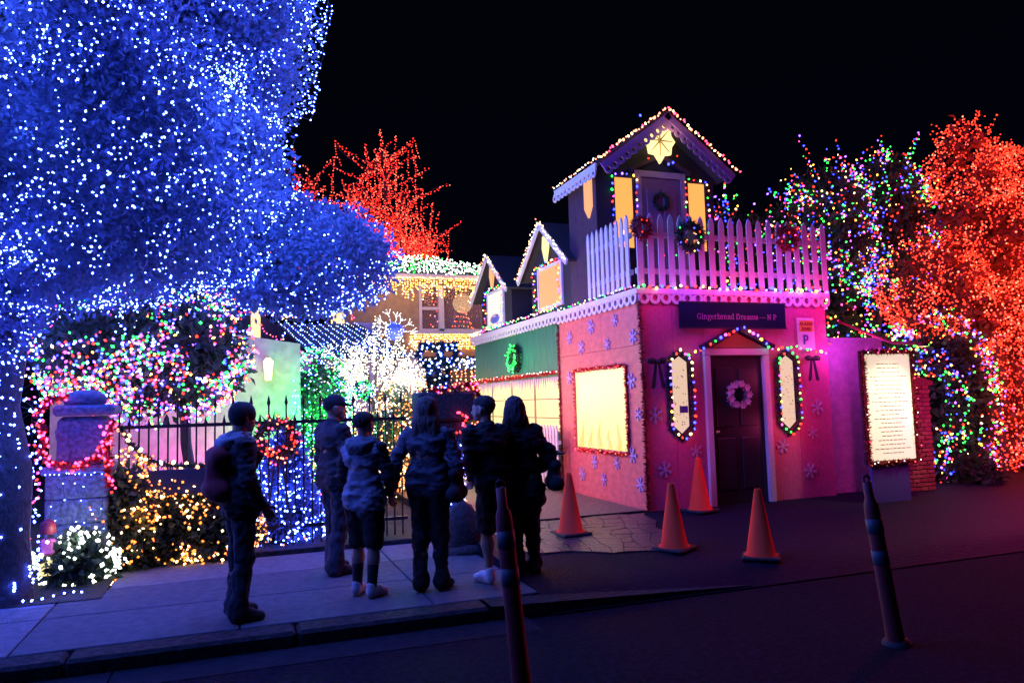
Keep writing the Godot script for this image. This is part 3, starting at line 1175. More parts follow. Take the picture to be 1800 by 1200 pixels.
func build_tower() -> void:
	var o := Vector3(4.94, 3.2, -9.75)
	var t := thing("tower_house", "dark gabled upper storey with small door standing behind the balcony fence", "house", o)
	var st := S()
	boxab(st, Vector3(0.03, 0.0, -1.0), Vector3(2.04, 1.93, -0.02))
	obj("wall", st, mats.navy_paint, t)
	for i in 8:      # boards of the front
		st = S()
		boxab(st, Vector3(0.26 * i - 0.0, 0.0, -0.02), Vector3(0.26 * i + 0.254 if i < 7 else 2.04, 1.93, 0.0))
		obj("board", st, mats.navy_paint, t)
	for i in 4:
		st = S()
		boxab(st, Vector3(0.0, 0.0, -0.25 * i - 0.25), Vector3(0.03, 1.93, -0.25 * i - 0.004))
		obj("board", st, mats.plum_side, t)
	st = S()
	prism(st, [Vector2(0.0, 1.93), Vector2(2.04, 1.93), Vector2(1.02, 2.72)], Vector3(0, 0, -1.0), Vector3.RIGHT, Vector3.UP, 0.99)
	obj("gable", st, mats.navy_paint, t)
	var ridge := Vector3(1.02, 2.77, 0)
	for sg in [1.0, -1.0]:
		var eave := Vector3(1.02 + sg * 1.15, 1.9, 0)
		var d := (eave - ridge)
		var nrm := Vector3(-d.y * sg, d.x * sg, 0).normalized()
		var x: Vector3 = d.normalized() * sg
		st = S()
		box(st, (ridge + eave) / 2 + nrm * 0.0 + Vector3(0, 0.0, -0.36), Vector3(d.length(), 0.05, 1.5), Basis(x, Vector3.BACK.cross(x), Vector3.BACK))
		obj("roof", st, mats.roofing, t)
		st = S()
		box(st, (ridge + eave) / 2 - nrm * 0.06 + Vector3(0, 0, 0.405), Vector3(d.length(), 0.1, 0.025), Basis(x, Vector3.BACK.cross(x), Vector3.BACK))
		obj("barge_board", st, mats.purple_lit_trim, t)
		var rm := ring_mesh(0.07, 0.032, 0.02)
		for i in 11:
			var p := ridge.lerp(eave, (i + 0.5) / 11.0) - nrm * 0.14 + Vector3(0, 0, 0.395)
			put("scallop", rm, mats.purple_lit_trim, t, p)
	st = S()
	boxab(st, Vector3(-0.2, 1.8, -1.1), Vector3(-0.17, 1.9, 0.38))
	obj("eave_board", st, mats.white_paint, t)
	var rs := ring_mesh(0.07, 0.034, 0.02)
	for i in 11:
		var r := put("scallop", rs, mats.white_paint, t, Vector3(-0.185, 1.78, 0.3 - i * 0.14))
		r.rotation.y = PI / 2
	# door, casing, pediment
	var d2 := child("door", t, Vector3(1.08, 0.0, 0.0))
	st = S()
	boxab(st, Vector3(-0.34, 0, 0.0), Vector3(0.34, 1.86, 0.03))
	obj("leaf_panel", st, mats.plum_door, d2)
	for q in [[-0.26, 0.95, -0.03, 1.7], [0.03, 0.95, 0.26, 1.7], [-0.26, 0.2, -0.03, 0.8], [0.03, 0.2, 0.26, 0.8]]:
		st = S()
		bevel_box(st, Vector3((q[0] + q[2]) / 2, (q[1] + q[3]) / 2, 0.034), Vector3(q[2] - q[0], q[3] - q[1], 0.02), 0.009)
		obj("door_panel", st, mats.plum_door, d2)
	for q in [[-0.43, 0, -0.345, 1.87], [0.345, 0, 0.43, 1.87], [-0.43, 1.875, 0.43, 1.97]]:
		st = S()
		boxab(st, Vector3(q[0], q[1], 0.0), Vector3(q[2], q[3], 0.045))
		obj("casing", st, mats.purple_wall, d2)
	for sg in [1.0, -1.0]:
		st = S()
		var dir := Vector3(sg * 0.52, -0.25, 0).normalized()
		box(st, Vector3(1.08 + sg * 0.25, 2.1, 0.03), Vector3(0.6, 0.06, 0.08), Basis(dir * sg, Vector3.BACK.cross(dir * sg), Vector3.BACK))
		obj("pediment_board", st, mats.plum_side, t)
	# tall warm windows
	for s in 2:
		var cx := 0.44 if s == 0 else 1.71
		var w := child("window", t, Vector3(cx, 1.34, 0.0))
		st = S()
		boxab(st, Vector3(-0.15, -0.56, 0.0), Vector3(0.15, 0.5, 0.012))
		obj("window_pane", st, mats.window_orange, w)
		for q in [[-0.18, -0.59, -0.15, 0.53], [0.15, -0.59, 0.18, 0.53], [-0.15, -0.59, 0.15, -0.56], [-0.15, 0.5, 0.15, 0.53]]:
			st = S()
			boxab(st, Vector3(q[0], q[1], 0.0), Vector3(q[2], q[3], 0.03))
			obj("window_frame", st, mats.navy_paint, w)
		var cd := child("candle_lamp", t, Vector3(cx - 0.07, 1.0, 0.05))
		st = S()
		tube(st, [Vector3(0, -0.16, 0), Vector3(0, -0.03, 0)], [0.012], 8)
		obj("candle", st, mats.white_paint, cd)
		st = S()
		ball(st, Vector3.ZERO, Vector3(0.028, 0.055, 0.028), 10)
		obj("candle_flame", st, mats.candle_flame, cd)
		var ol := [Vector3(-0.2, -0.6, 0.05), Vector3(-0.2, 0.54, 0.05), Vector3(0.2, 0.54, 0.05), Vector3(0.2, -0.6, 0.05)]
		var pts := []
		for p in along(ol, 0.1, 0.015):
			pts.append(p + o + Vector3(cx, 1.34, 0.0))
		big_lights("coloured bulbs round the warm tower window %s" % ["left of the tower door", "right of the tower door"][s], pts, MULTI + ["red", "peach"], 0.013, "bulbs round the tower windows")
	# side lantern window
	var sw := child("window", t, Vector3(0.0, 1.62, -0.25))
	st = S()
	prism(st, [Vector2(-0.12, -0.2), Vector2(0, -0.36), Vector2(0.12, -0.2), Vector2(0.12, 0.26), Vector2(-0.12, 0.26)], Vector3(0.0, 0, 0), Vector3.FORWARD, Vector3.UP, -0.03)
	obj("window_pane", st, mats.window_tan, sw)
	wreath("dim wreath on the purple tower door", o + Vector3(1.06, 1.5, 0.06), 0.12, 0.05, mats.pine_garland)
	# star lantern under the peak
	var sl := thing("star_lantern", "glowing pale yellow snowflake lantern under the tower gable peak", "lantern", o + Vector3(1.03, 2.42, 0.12))
	st = S()
	var poly := []
	for i in 16:
		var a := TAU * i / 16.0 + PI / 2
		var r := 0.285 if i % 2 == 0 else 0.235
		if i == 8:
			r = 0.35
		poly.append(Vector2(cos(a) * r * 0.95, sin(a) * r))
	prism(st, poly, Vector3(0, 0, -0.03), Vector3.RIGHT, Vector3.UP, 0.05)
	obj("star_face", st, mats.star_glow, sl)
	for i in 8:
		st = S()
		var a := TAU * i / 8.0
		tube(st, [Vector3(0, 0, 0.025), Vector3(cos(a) * 0.22, sin(a) * 0.24, 0.025)], [0.012, 0.005], 5)
		obj("star_ray", st, mats.brass, sl)
	omni("star_lantern_light", o + Vector3(1.03, 2.42, 0.45), Vector3(1, 0.75, 0.35), 0.12, 0.15)
	var pts2 := []
	for p in [[-0.33, 0.35], [-0.3, 0.2], [-0.22, -0.3], [0.12, -0.36], [0.2, -0.33], [0.28, -0.22]]:
		pts2.append(o + Vector3(1.03 + p[0], 2.42 + p[1], 0.16))
	big_lights("a few coloured bulbs around the star lantern", pts2, ["rose", "white", "blue", "red"], 0.014)
	# bulbs along the roof edge
	var edge := along([o + Vector3(-0.2, 1.93, 0.42), o + Vector3(1.02, 2.83, 0.42), o + Vector3(2.25, 1.93, 0.42)], 0.052, 0.016)
	big_lights("peach coloured bulbs along the front edge of the tower roof", edge, ["peach", "peach", "warm", "rose"], 0.0145)
	lights("string_lights", "pale bulbs along the left eave of the tower", [along([o + Vector3(-0.22, 1.94, 0.42), o + Vector3(-0.22, 1.94, -1.1)], 0.06, 0.015)], ["peach", "white", "warm"], 0.012)


func build_wing() -> void:
	var o := Vector3(4.94, 0.25, -11.32)
	var w := thing("green_wing", "low wing with green boards above bright cream windows", "house", o)
	var st := S()
	boxab(st, Vector3(0.06, 0, -4.8), Vector3(2.9, 2.9, 0.0))
	obj("wall", st, mats.teal_board, w)
	for i in 16:    # upright green boards
		st = S()
		boxab(st, Vector3(0.03, 1.98, -0.3 * i - 0.294), Vector3(0.06, 2.85, -0.3 * i))
		obj("board", st, mats.teal_board, w)
	for i in 4:
		var z := -1.2 * i - 0.6
		var win := child("window", w, Vector3(0.06, 1.42, z))
		st = S()
		boxab(st, Vector3(-0.03, -0.42, -0.57), Vector3(0.0, 0.48, 0.57))
		obj("window_pane", st, mats.window_cream, win)
		for q in [[-0.44, -0.6, 0.5, -0.57], [-0.44, 0.57, 0.5, 0.6], [-0.46, -0.57, -0.42, 0.57]]:
			st = S()
			boxab(st, Vector3(-0.045, q[0], q[1]), Vector3(0.0, q[2], q[3]))
			obj("window_frame", st, mats.cream_wall, win)
		for k in 2:
			st = S()
			boxab(st, Vector3(-0.037, -0.42 + 0.32 * k + 0.2, -0.57), Vector3(-0.03, -0.42 + 0.32 * k + 0.22, 0.57))
			obj("glazing_bar", st, mats.cream_wall, win)
		for k in 14:  # icicle fringe
			st = S()
			var len := rng.randf_range(0.1, 0.26)
			lathe(st, Vector3(-0.055, 0.48 - len, -0.54 + k * 0.083), [Vector2(0.002, 0), Vector2(0.016, len)], 5)
			obj("icicle", st, mats.flake_white, win)
	# deck edge and scallops
	var ed := child("fascia", w, Vector3(0, 2.87, 0))
	st = S()
	boxab(st, Vector3(-0.06, 0.0, -4.85), Vector3(2.9, 0.1, 0.03))
	obj("edge_board", st, mats.white_paint, ed)
	var rm := ring_mesh(0.08, 0.04, 0.02)
	for i in 30:
		var r := put("scallop", rm, mats.white_paint, ed, Vector3(-0.04, -0.03, -0.05 - i * 0.16))
		r.rotation.y = PI / 2
	st = S()
	quad(st, Vector3(-0.02, 2.98, -4.9), Vector3(-0.02, 2.98, 0.03), Vector3(2.9, 3.5, 0.03), Vector3(2.9, 3.5, -4.9))
	obj("roof", st, mats.roofing, w)
	# two small gabled dormers
	for s in 2:
		var zc: float = [-14.52, -11.62][s]
		var half: float = [0.95, 0.88][s]
		var d := thing("dormer", ["small dark gabled dormer with white lit window at the far end of the wing", "small dark gabled dormer with orange lit window next to the tower"][s], "dormer", Vector3(4.94, 3.2, zc))
		st = S()
		boxab(st, Vector3(0.02, 0.0, -half), Vector3(1.5, 0.85, half))
		obj("wall", st, mats.navy_paint, d)
		st = S()
		prism(st, [Vector2(-half, 0.85), Vector2(half, 0.85), Vector2(0, 1.48)], Vector3(0.02, 0, 0), Vector3.FORWARD, Vector3.UP, 1.4)
		obj("gable", st, mats.navy_paint, d)
		for sg in [1.0, -1.0]:
			var a := Vector3(0, 1.56, 0)
			var b := Vector3(0, 0.72, sg * (half + 0.22))
			var x := (b - a).normalized()
			var y := Vector3.RIGHT.cross(x).normalized()
			st = S()
			box(st, (a + b) / 2 + Vector3(0.65, 0, 0), Vector3(1.6, 0.04, a.distance_to(b)), Basis(Vector3.RIGHT, x.cross(Vector3.RIGHT), x))
			obj("roof", st, mats.roofing, d)
			st = S()
			box(st, (a + b) / 2 + Vector3(-0.17, -0.03, 0), Vector3(0.03, 0.1, a.distance_to(b)), Basis(Vector3.RIGHT, x.cross(Vector3.RIGHT), x))
			obj("barge_board", st, mats.white_paint, d)
		var win := child("window", d, Vector3(0.0, 0.46, 0.0))
		st = S()
		boxab(st, Vector3(0.0, -0.3, -0.48), Vector3(0.02, 0.34, 0.48))
		obj("window_pane", st, [mats.window_white, mats.window_tan][s], win)
		for q in [[-0.35, -0.53, 0.39, -0.48], [-0.35, 0.48, 0.39, 0.53], [0.34, -0.48, 0.39, 0.48], [-0.35, -0.48, -0.3, 0.48]]:
			st = S()
			boxab(st, Vector3(-0.015, q[0], q[1]), Vector3(0.02, q[2], q[3]))
			obj("window_frame", st, mats.white_paint, win)
		if s == 0:
			st = S()
			ball(st, Vector3(-0.01, -0.2, -0.02), Vector3(0.02, 0.1, 0.3), 10)
			obj("blue_ornament", st, mats.blue_ball, win)
		var base := Vector3(4.9, 3.66, zc)
		lights("string_lights", ["coloured bulbs around the white lit dormer window", "coloured bulbs around the orange lit dormer window"][s], [along([base + Vector3(-0.03, -0.36, -0.54), base + Vector3(-0.03, 0.4, -0.54), base + Vector3(-0.03, 0.4, 0.54), base + Vector3(-0.03, -0.36, 0.54), base + Vector3(-0.03, -0.36, -0.54)], 0.06, 0.035)], MULTI + ["warm", "red", "yellow"], 0.015)
		var gb := Vector3(4.74, 3.2, zc)
		lights("string_lights", ["cream bulbs on the roof edge of the white lit dormer", "cream bulbs on the roof edge of the orange lit dormer"][s], [along([gb + Vector3(0, 0.74, half + 0.22), gb + Vector3(0, 1.6, 0), gb + Vector3(0, 0.74, -half - 0.22)], 0.04, 0.03)], ["warm", "white", "peach", "warm"], 0.013)
		var ls := thing("star_lantern", ["small lit lantern under the peak of the white lit dormer", "small lit lantern under the peak of the orange lit dormer"][s], "lantern", Vector3(4.9, 4.32, zc + 0.02))
		st = S()
		prism(st, [Vector2(-0.11, 0.02), Vector2(0, -0.24), Vector2(0.11, 0.02), Vector2(0.08, 0.22), Vector2(-0.08, 0.22)], Vector3(0, 0, 0), Vector3.FORWARD, Vector3.UP, -0.05)
		obj("star_face", st, [mats.window_tan, mats.star_glow][s], ls)
	# red tinsel and bulbs on top of the windows
	var tg := thing("tinsel_garland", "red tinsel along the top of the cream windows in the courtyard", "garland", Vector3(4.93, 2.22, -11.35))
	tinsel("tinsel", [Vector3(0, 0, 0), Vector3(0, -0.02, -2.4), Vector3(0, 0, -4.75)], 0.05, mats.red_tinsel_lit, tg, 260, 0.03)
	lights("bulbs", "", [along([Vector3(-0.04, 0.02, 0), Vector3(-0.04, 0.02, -4.7)], 0.1, 0.02)], ["red", "white", "peach"], 0.011, tg)
	lights("string_lights", "pale bulbs along the edge of the green wing roof", [along([Vector3(4.86, 3.27, -11.3), Vector3(4.86, 3.27, -16.1)], 0.07, 0.02)], ["white", "warm", "white", "pink", "green"], 0.012)
	wreath("green lit wreath on the green boards", Vector3(4.9, 2.57, -13.35), 0.21, 0.1, mats.pine_garland, Vector3.LEFT, ["green"], 60, 0.015)
	omni("green_wreath_light", Vector3(4.72, 2.57, -13.35), Vector3(0.1, 1, 0.25), 0.18, 0.15)
	# picket fence in front
	var pf := thing("picket_fence", "low white picket fence in front of the cream windows", "fence", Vector3(4.72, 0.31, -11.0))
	var pm := picket_mesh(0.07, 1.02)
	for i in 34:
		var p := put("picket", pm, mats.white_paint, pf, Vector3(0, 0.03, -i * 0.122))
		p.rotation.y = -PI / 2
	for y in [0.22, 0.78]:
		st = S()
		boxab(st, Vector3(0.003, y - 0.03, -4.15), Vector3(0.04, y + 0.03, 0.05))
		obj("rail", st, mats.white_paint, pf)


func build_right_wall() -> void:
	var w := thing("garden_wall", "smooth purple lit wall joining the pink house on its right", "wall", Vector3(8.0, 0.15, -8.8))
	var st := S()
	boxab(st, Vector3(0.0, 0, -0.2), Vector3(1.2, 2.36, 0.0))
	obj("wall_face", st, mats.purple_wall, w)
	st = S()
	boxab(st, Vector3(-0.01, 2.36, -0.23), Vector3(1.23, 2.41, 0.03))
	obj("coping", st, mats.purple_wall, w)
	# the lit notice board, part of its light added as sheet glow
	var b := thing("notice_board", "tall lit white notice board framed in red tinsel on a post", "sign", Vector3(8.42, 0.22, -7.98))
	st = S()
	boxab(st, Vector3(-0.4, 0.59, -0.03), Vector3(0.4, 2.04, 0.0))
	obj("lit_sign_sheet", st, mats.sign_sheet, b)
	st = S()
	boxab(st, Vector3(-0.45, 0.54, -0.07), Vector3(0.45, 2.09, -0.03))
	obj("back_board", st, mats.navy_paint, b)
	st = S()
	boxab(st, Vector3(-0.36, 0.0, -0.09), Vector3(0.3, 0.54, -0.035))
	obj("base_panel", st, mats.blue_panel, b)
	var rg := RandomNumberGenerator.new()
	rg.seed = 3
	for i in 22:       # lines of small print, too small to read
		st = S()
		var half := rg.randf_range(0.16, 0.33) if i > 2 else 0.2
		var x := -half
		while x < half:
			var l := rg.randf_range(0.03, 0.09)
			boxab(st, Vector3(x, 1.9 - i * 0.058, 0.0), Vector3(minf(x + l, half), 1.9 - i * 0.058 + 0.011, 0.0015))
			x += l + 0.014
		obj("printed_line", st, mats.ink, b)
	var fr := tinsel("tinsel_frame", [Vector3(-0.43, 0.56, 0.0), Vector3(-0.43, 2.07, 0.0), Vector3(0.43, 2.07, 0.0), Vector3(0.43, 0.56, 0.0), Vector3(-0.43, 0.56, 0.0)], 0.06, mats.red_tinsel, b, 520, 0.025)
	fr.set_meta("label", "dark red tinsel frame")
	lights("bulbs", "", [along([Vector3(-0.43, 0.56, 0.05), Vector3(-0.43, 2.07, 0.05), Vector3(0.43, 2.07, 0.05), Vector3(0.43, 0.56, 0.05), Vector3(-0.43, 0.56, 0.05)], 0.16, 0.03)], ["rose", "peach", "white"], 0.009, b)
	var lp := thing("sign_lamp", "slim picture lamp on a slanting red arm above the notice board", "lamp", Vector3(8.42, 2.36, -7.9))
	st = S()
	tube(st, [Vector3(-0.06, 0.44, -0.86), Vector3(0.02, 0.06, -0.02), Vector3(0.02, 0.0, 0.42)], [0.022], 8)
	obj("arm", st, mats.post_red, lp)
	st = S()
	lathe(st, Vector3(0.02, -0.04, 0.5), [Vector2(0.07, 0), Vector2(0.055, 0.05), Vector2(0.02, 0.07)], 12)
	obj("lamp_shade", st, mats.post_red, lp)
	st = S()
	box(st, Vector3(0.02, -0.038, 0.5), Vector3(0.09, 0.006, 0.09))
	obj("lamp_glow", st, mats.lamp_warm, lp)
	var sp := SpotLight3D.new()
	sp.name = "sign_lamp_light"
	sp.light_color = Color(1, 0.93, 0.74)
	sp.light_energy = 1.8
	sp.spot_angle = 46
	sp.spot_range = 20
	sp.spot_attenuation = 2.0
	sp.light_size = 0.05
	sp.shadow_enabled = true
	sp.position = Vector3(8.44, 2.27, -7.35)
	add_child(sp)
	sp.look_at(Vector3(8.42, 1.45, -7.98))
	# brick pier
	var p := thing("brick_pier", "red brick pier with sloping top behind the notice board", "pillar", Vector3(8.8, 0.12, -8.45))
	st = S()
	boxab(st, Vector3(0.012, 0.0, -0.8), Vector3(0.883, 1.66, -0.012))
	obj("mortar", st, mats.mortar, p)
	var bl := 0.145
	var bh := 0.062
	var bm := []
	for k in 3:
		var s := S()
		bevel_box(s, Vector3.ZERO, Vector3(bl - 0.012, bh - 0.012, 0.05), 0.005)
		s.generate_normals()
		bm.append(s.commit())
	for row in 27:
		var y := 0.03 + row * bh
		var off := 0.0 if row % 2 == 0 else bl / 2
		for k in 7:
			var x := off + k * bl + 0.005
			if x > 0.86:
				continue
			var br := put("brick", bm[k % 3], [mats.brick, mats.brick_dark, mats.brick_pale][rng.randi() % 3], p, Vector3(minf(x + bl / 2, 0.865 - bl * 0.3), y + bh / 2, -0.012))
			br.rotation.z = rng.randf_range(-0.01, 0.01)
			br.position.z += rng.randf_range(-0.004, 0.004)
	st = S()
	prism(st, [Vector2(-0.03, 1.7), Vector2(0.93, 1.7), Vector2(0.93, 1.76), Vector2(-0.03, 1.98)], Vector3(0, 0, -0.82), Vector3.RIGHT, Vector3.UP, 0.86)
	obj("sloping_cap", st, mats.brick_dark, p)


# ---------------------------------------------------------------- plants
func leaf_tints(kind: String) -> Array:
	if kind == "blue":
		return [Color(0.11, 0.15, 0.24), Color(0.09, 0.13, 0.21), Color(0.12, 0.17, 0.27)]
	if kind == "green":
		return [Color(0.04, 0.12, 0.05), Color(0.05, 0.1, 0.04)]
	return [Color(0.035, 0.06, 0.035), Color(0.05, 0.08, 0.045), Color(0.03, 0.05, 0.03)]


func limb(st: SurfaceTool, a: Vector3, b: Vector3, ra: float, rb: float, wob := 0.1) -> Array:
	var pts := []
	var n := 5
	for i in n + 1:
		var p := a.lerp(b, float(i) / n)
		if i > 0 and i < n:
			p += Vector3(rng.randf_range(-1, 1), rng.randf_range(-0.5, 0.5), rng.randf_range(-1, 1)) * wob * a.distance_to(b) * 0.3
		pts.append(p)
	var rr := []
	for i in n + 1:
		rr.append(lerpf(ra, rb, float(i) / n))
	tube(st, pts, rr, 9)
	return pts


func tree(n: String, label: String, foot: Vector3, fork: Vector3, r: float, ends: Array, blobs: Array, clumps: int, mesh: Mesh, tints: Array, inner := 0.6, size := Vector2(0.7, 1.3), category := "tree", holes := -2.0) -> Node3D:
	var t := thing(n, label, category, foot)
	var st := S()
	limb(st, Vector3.ZERO, fork - foot, r, r * 0.75, 0.12)
	obj("trunk", st, mats.bark, t)
	for e in ends:
		st = S()
		limb(st, fork - foot, e - foot, r * 0.6, r * 0.15, 0.3)
		obj("limb", st, mats.bark, t)
	var local := []
	for b in blobs:
		local.append([b[0] - foot, b[1]])
	foliage("crown", t, local, clumps, mesh, mats.leaf, tints, inner, size, holes)
	return t


func spiral(a: Vector3, b: Vector3, r: float, pitch: float, step: float) -> Array:
	var s := []
	var f := frame_of((b - a).normalized())
	var l := a.distance_to(b)
	var turns := l / pitch
	var count := int(turns * TAU * r / step) + 2
	for i in count:
		var u := float(i) / count
		var g: float = u * turns * TAU
		s.append(a.lerp(b, u) + (f[0] * cos(g) + f[1] * sin(g)) * r * rng.randf_range(0.95, 1.1))
	return s


func build_blue_tree() -> void:
	var blobs := [
		[Vector3(-2.6, 5.9, -8.2), Vector3(2.7, 2.9, 2.7)],
		[Vector3(-0.72, 6.35, -8.4), Vector3(1.45, 2.1, 1.5)],
		[Vector3(-1.35, 4.0, -7.9), Vector3(1.75, 1.15, 1.7)],
		[Vector3(0.62, 3.42, -8.6), Vector3(1.0, 0.55, 0.9)],
		[Vector3(-3.9, 4.2, -7.4), Vector3(1.9, 1.5, 1.9)],
		[Vector3(-2.35, 2.75, -7.9), Vector3(0.5, 0.7, 0.5)],
	]
	var mesh := leaf_mesh(24, 0.18, 0.06, 0.036, 11)
	tree("blue_lit_tree", "huge leafy tree glowing blue all over at the left", Vector3(-1.96, 0.1, -7.9), Vector3(-2.05, 3.0, -8.0), 0.25, [Vector3(-0.6, 4.6, -8.2), Vector3(-3.6, 5.2, -7.8), Vector3(0.5, 3.4, -8.6), Vector3(-2.2, 6.4, -8.6)], blobs, 22000, mesh, leaf_tints("blue"), 0.66, Vector2(0.8, 1.4), "tree", -0.34)
	var s := crown_strands(blobs, 3200, Vector2i(6, 15), 0.11, 1.03, -0.2)
	for i in 150:
		var b: Array = blobs[[2, 2, 3, 4, 5, 5][i % 6]]
		var u := rng.randf() * TAU
		var q := sqrt(rng.randf())
		var p: Vector3 = b[0] + Vector3(cos(u) * q * b[1].x, -sqrt(1.0 - q * q) * b[1].y, sin(u) * q * b[1].z)
		var l := rng.randf_range(0.15, 0.5) if i % 6 < 4 else rng.randf_range(0.4, 1.9)
		s.append(along([p, p + Vector3(rng.randfn() * 0.06, -l * 0.5, rng.randfn() * 0.06), p + Vector3(rng.randfn() * 0.1, -l, rng.randfn() * 0.1)], 0.11, 0.03))
	lights("string_lights", "bluish white lights all over the huge tree at the left", s, ["ice"], 0.0078, null, true, "stuff", 0.45)
	var tr := []
	for k in 6:
		tr.append(spiral(Vector3(-1.96, 0.2, -7.9), Vector3(-2.03, 2.9, -7.98), 0.27, 0.5 + 0.17 * k, 0.15))
	var ground := []
	for i in 12:
		ground.append(Vector3(-2.1 + i * 0.07, 0.17, -7.72 - 0.1 * sin(i * 0.8)))
	tr.append(ground)
	lights("string_lights", "sparse bluish white lights wound round the trunk of the huge tree", tr, ["ice"], 0.012)
	omni("trunk_string_light", Vector3(-1.5, 1.3, -7.2), Vector3(0.05, 0.12, 1), 0.5, 0.3)
	for b in blobs:
		for k in 6:
			var d := Vector3(cos(k * 1.05 + b[0].x), [0.6, -0.1, 0.15][k % 3], sin(k * 1.05 + b[0].x)).normalized()
			omni("blue_tree_light", b[0] + d * (b[1] + Vector3.ONE * 0.55), Vector3(0.07, 0.15, 1.0), 2.8 * b[1].x, 0.4)


func build_back_tree() -> void:
	# bare tree far behind the cream house, every branch wound with red lights
	var foot := Vector3(4.6, 0, -24.5)
	var t := thing("bare_tree", "bare branching tree wound with red lights behind the cream house", "tree", foot)
	var strands := []
	var st := S()
	limb(st, Vector3.ZERO, Vector3(0.2, 4.6, 0), 0.35, 0.28, 0.05)
	obj("trunk", st, mats.bark, t)
	var mains := [
		[Vector3(4.4, 5.2, -24.5), Vector3(2.7, 9.1, -24.5)], [Vector3(4.5, 5.0, -24.5), Vector3(4.9, 10.0, -24.3)], [Vector3(4.7, 5.0, -24.5), Vector3(5.2, 10.2, -24.6)], [Vector3(4.8, 5.0, -24.5), Vector3(6.0, 8.6, -24.4)],
		[Vector3(4.6, 5.0, -24.5), Vector3(3.7, 9.2, -24.7)], [Vector3(4.9, 5.4, -24.4), Vector3(6.7, 7.3, -24.3)], [Vector3(4.4, 5.3, -24.5), Vector3(1.3, 8.4, -24.5)], [Vector3(4.3, 5.2, -24.5), Vector3(2.2, 8.9, -24.5)], [Vector3(3.2, 6.2, -24.5), Vector3(1.4, 8.0, -24.4)], [Vector3(4.7, 5.0, -24.5), Vector3(4.3, 8.0, -24.2)],
	]
	var spread := [0.35, 0.6, 0.75, 0.55, 0.3, 0.5, 0.4, 0.4, 0.5, 0.35]
	for mi in mains.size():
		var m: Array = mains[mi]
		st = S()
		var pts := limb(st, m[0] - foot, m[1] - foot, 0.14, 0.03, 0.35)
		obj("limb", st, mats.bark, t)
		var path := []
		for p in pts:
			path.append(p + foot)
		for k in 3:
			strands.append(along(path, 0.09, 0.07))
		for k in int(34 * (spread[mi] + 0.4)):   # side twigs and hanging strings
			var u := rng.randf_range(0.15, 1.0)
			var i := mini(int(u * 5), 4)
			var a: Vector3 = path[i].lerp(path[i + 1], u * 5 - i)
			var d: Vector3 = (m[1] - m[0]).normalized() * rng.randf_range(0.2, 1.0) + Vector3(rng.randfn() * 0.9, rng.randf_range(-0.4, 0.6), rng.randfn() * 0.5)
			var b = a + d.normalized() * rng.randf_range(0.5, 1.3) * (0.6 + spread[mi])
			st = S()
			limb(st, a - foot, b - foot, 0.03, 0.01, 0.3)
			obj("twig", st, mats.bark, t)
			strands.append(along([a, b], 0.06, 0.05))
			if k % 3 != 2:
				var l := rng.randf_range(0.7, 2.3)
				strands.append(along([b, b + Vector3(rng.randfn() * 0.12, -l * 0.5, 0), b + Vector3(rng.randfn() * 0.2, -l, 0)], 0.09, 0.02))
	# strings swung from branch to branch
	for q in [[Vector3(1.5, 8.4, -24.5), Vector3(2.6, 9.2, -24.5)], [Vector3(3.3, 9.3, -24.5), Vector3(4.2, 8.6, -24.5)], [Vector3(4.0, 8.8, -24.5), Vector3(5.0, 9.0, -24.5)]]:
		var c := []
		for i in 16:
			var u := i / 15.0
			c.append(q[0].lerp(q[1], u) + Vector3(0, -0.9 * sin(PI * u), 0))
		strands.append(along(c, 0.1, 0.02))
	# the thick lower mass
	for k in 260:
		var a := Vector3(rng.randf_range(3.2, 6.6), rng.randf_range(5.4, 7.0), -24.5 + rng.randfn() * 0.5)
		strands.append(along([a, a + Vector3(rng.randfn() * 0.4, rng.randf_range(0.4, 1.3), 0)], 0.075, 0.05))
	lights("string_lights", "red lights on the bare tree behind the cream house", strands, ["far_red", "far_red", "red", "coral"], 0.0185).position.x = -0.55
	t.position.x -= 0.55
	omni("red_fill_light", Vector3(5.2, 6.5, -23.6), Vector3(1, 0.04, 0.02), 3.0, 0.4)


func bush(n: String, label: String, at: Vector3, blobs: Array, clumps: int, mesh: Mesh, tints: Array, inner := 0.5, size := Vector2(0.7, 1.3)) -> Node3D:
	var t := thing(n, label, "shrub", at)
	var local := []
	for b in blobs:
		local.append([b[0] - at, b[1]])
	foliage("foliage", t, local, clumps, mesh, mats.leaf, tints, inner, size)
	var st := S()
	for k in 4:
		limb(st, Vector3(rng.randfn() * 0.05, -0.05, rng.randfn() * 0.05), local[k % local.size()][0], 0.025, 0.01, 0.3)
	obj("stem", st, mats.bark, t)
	return t


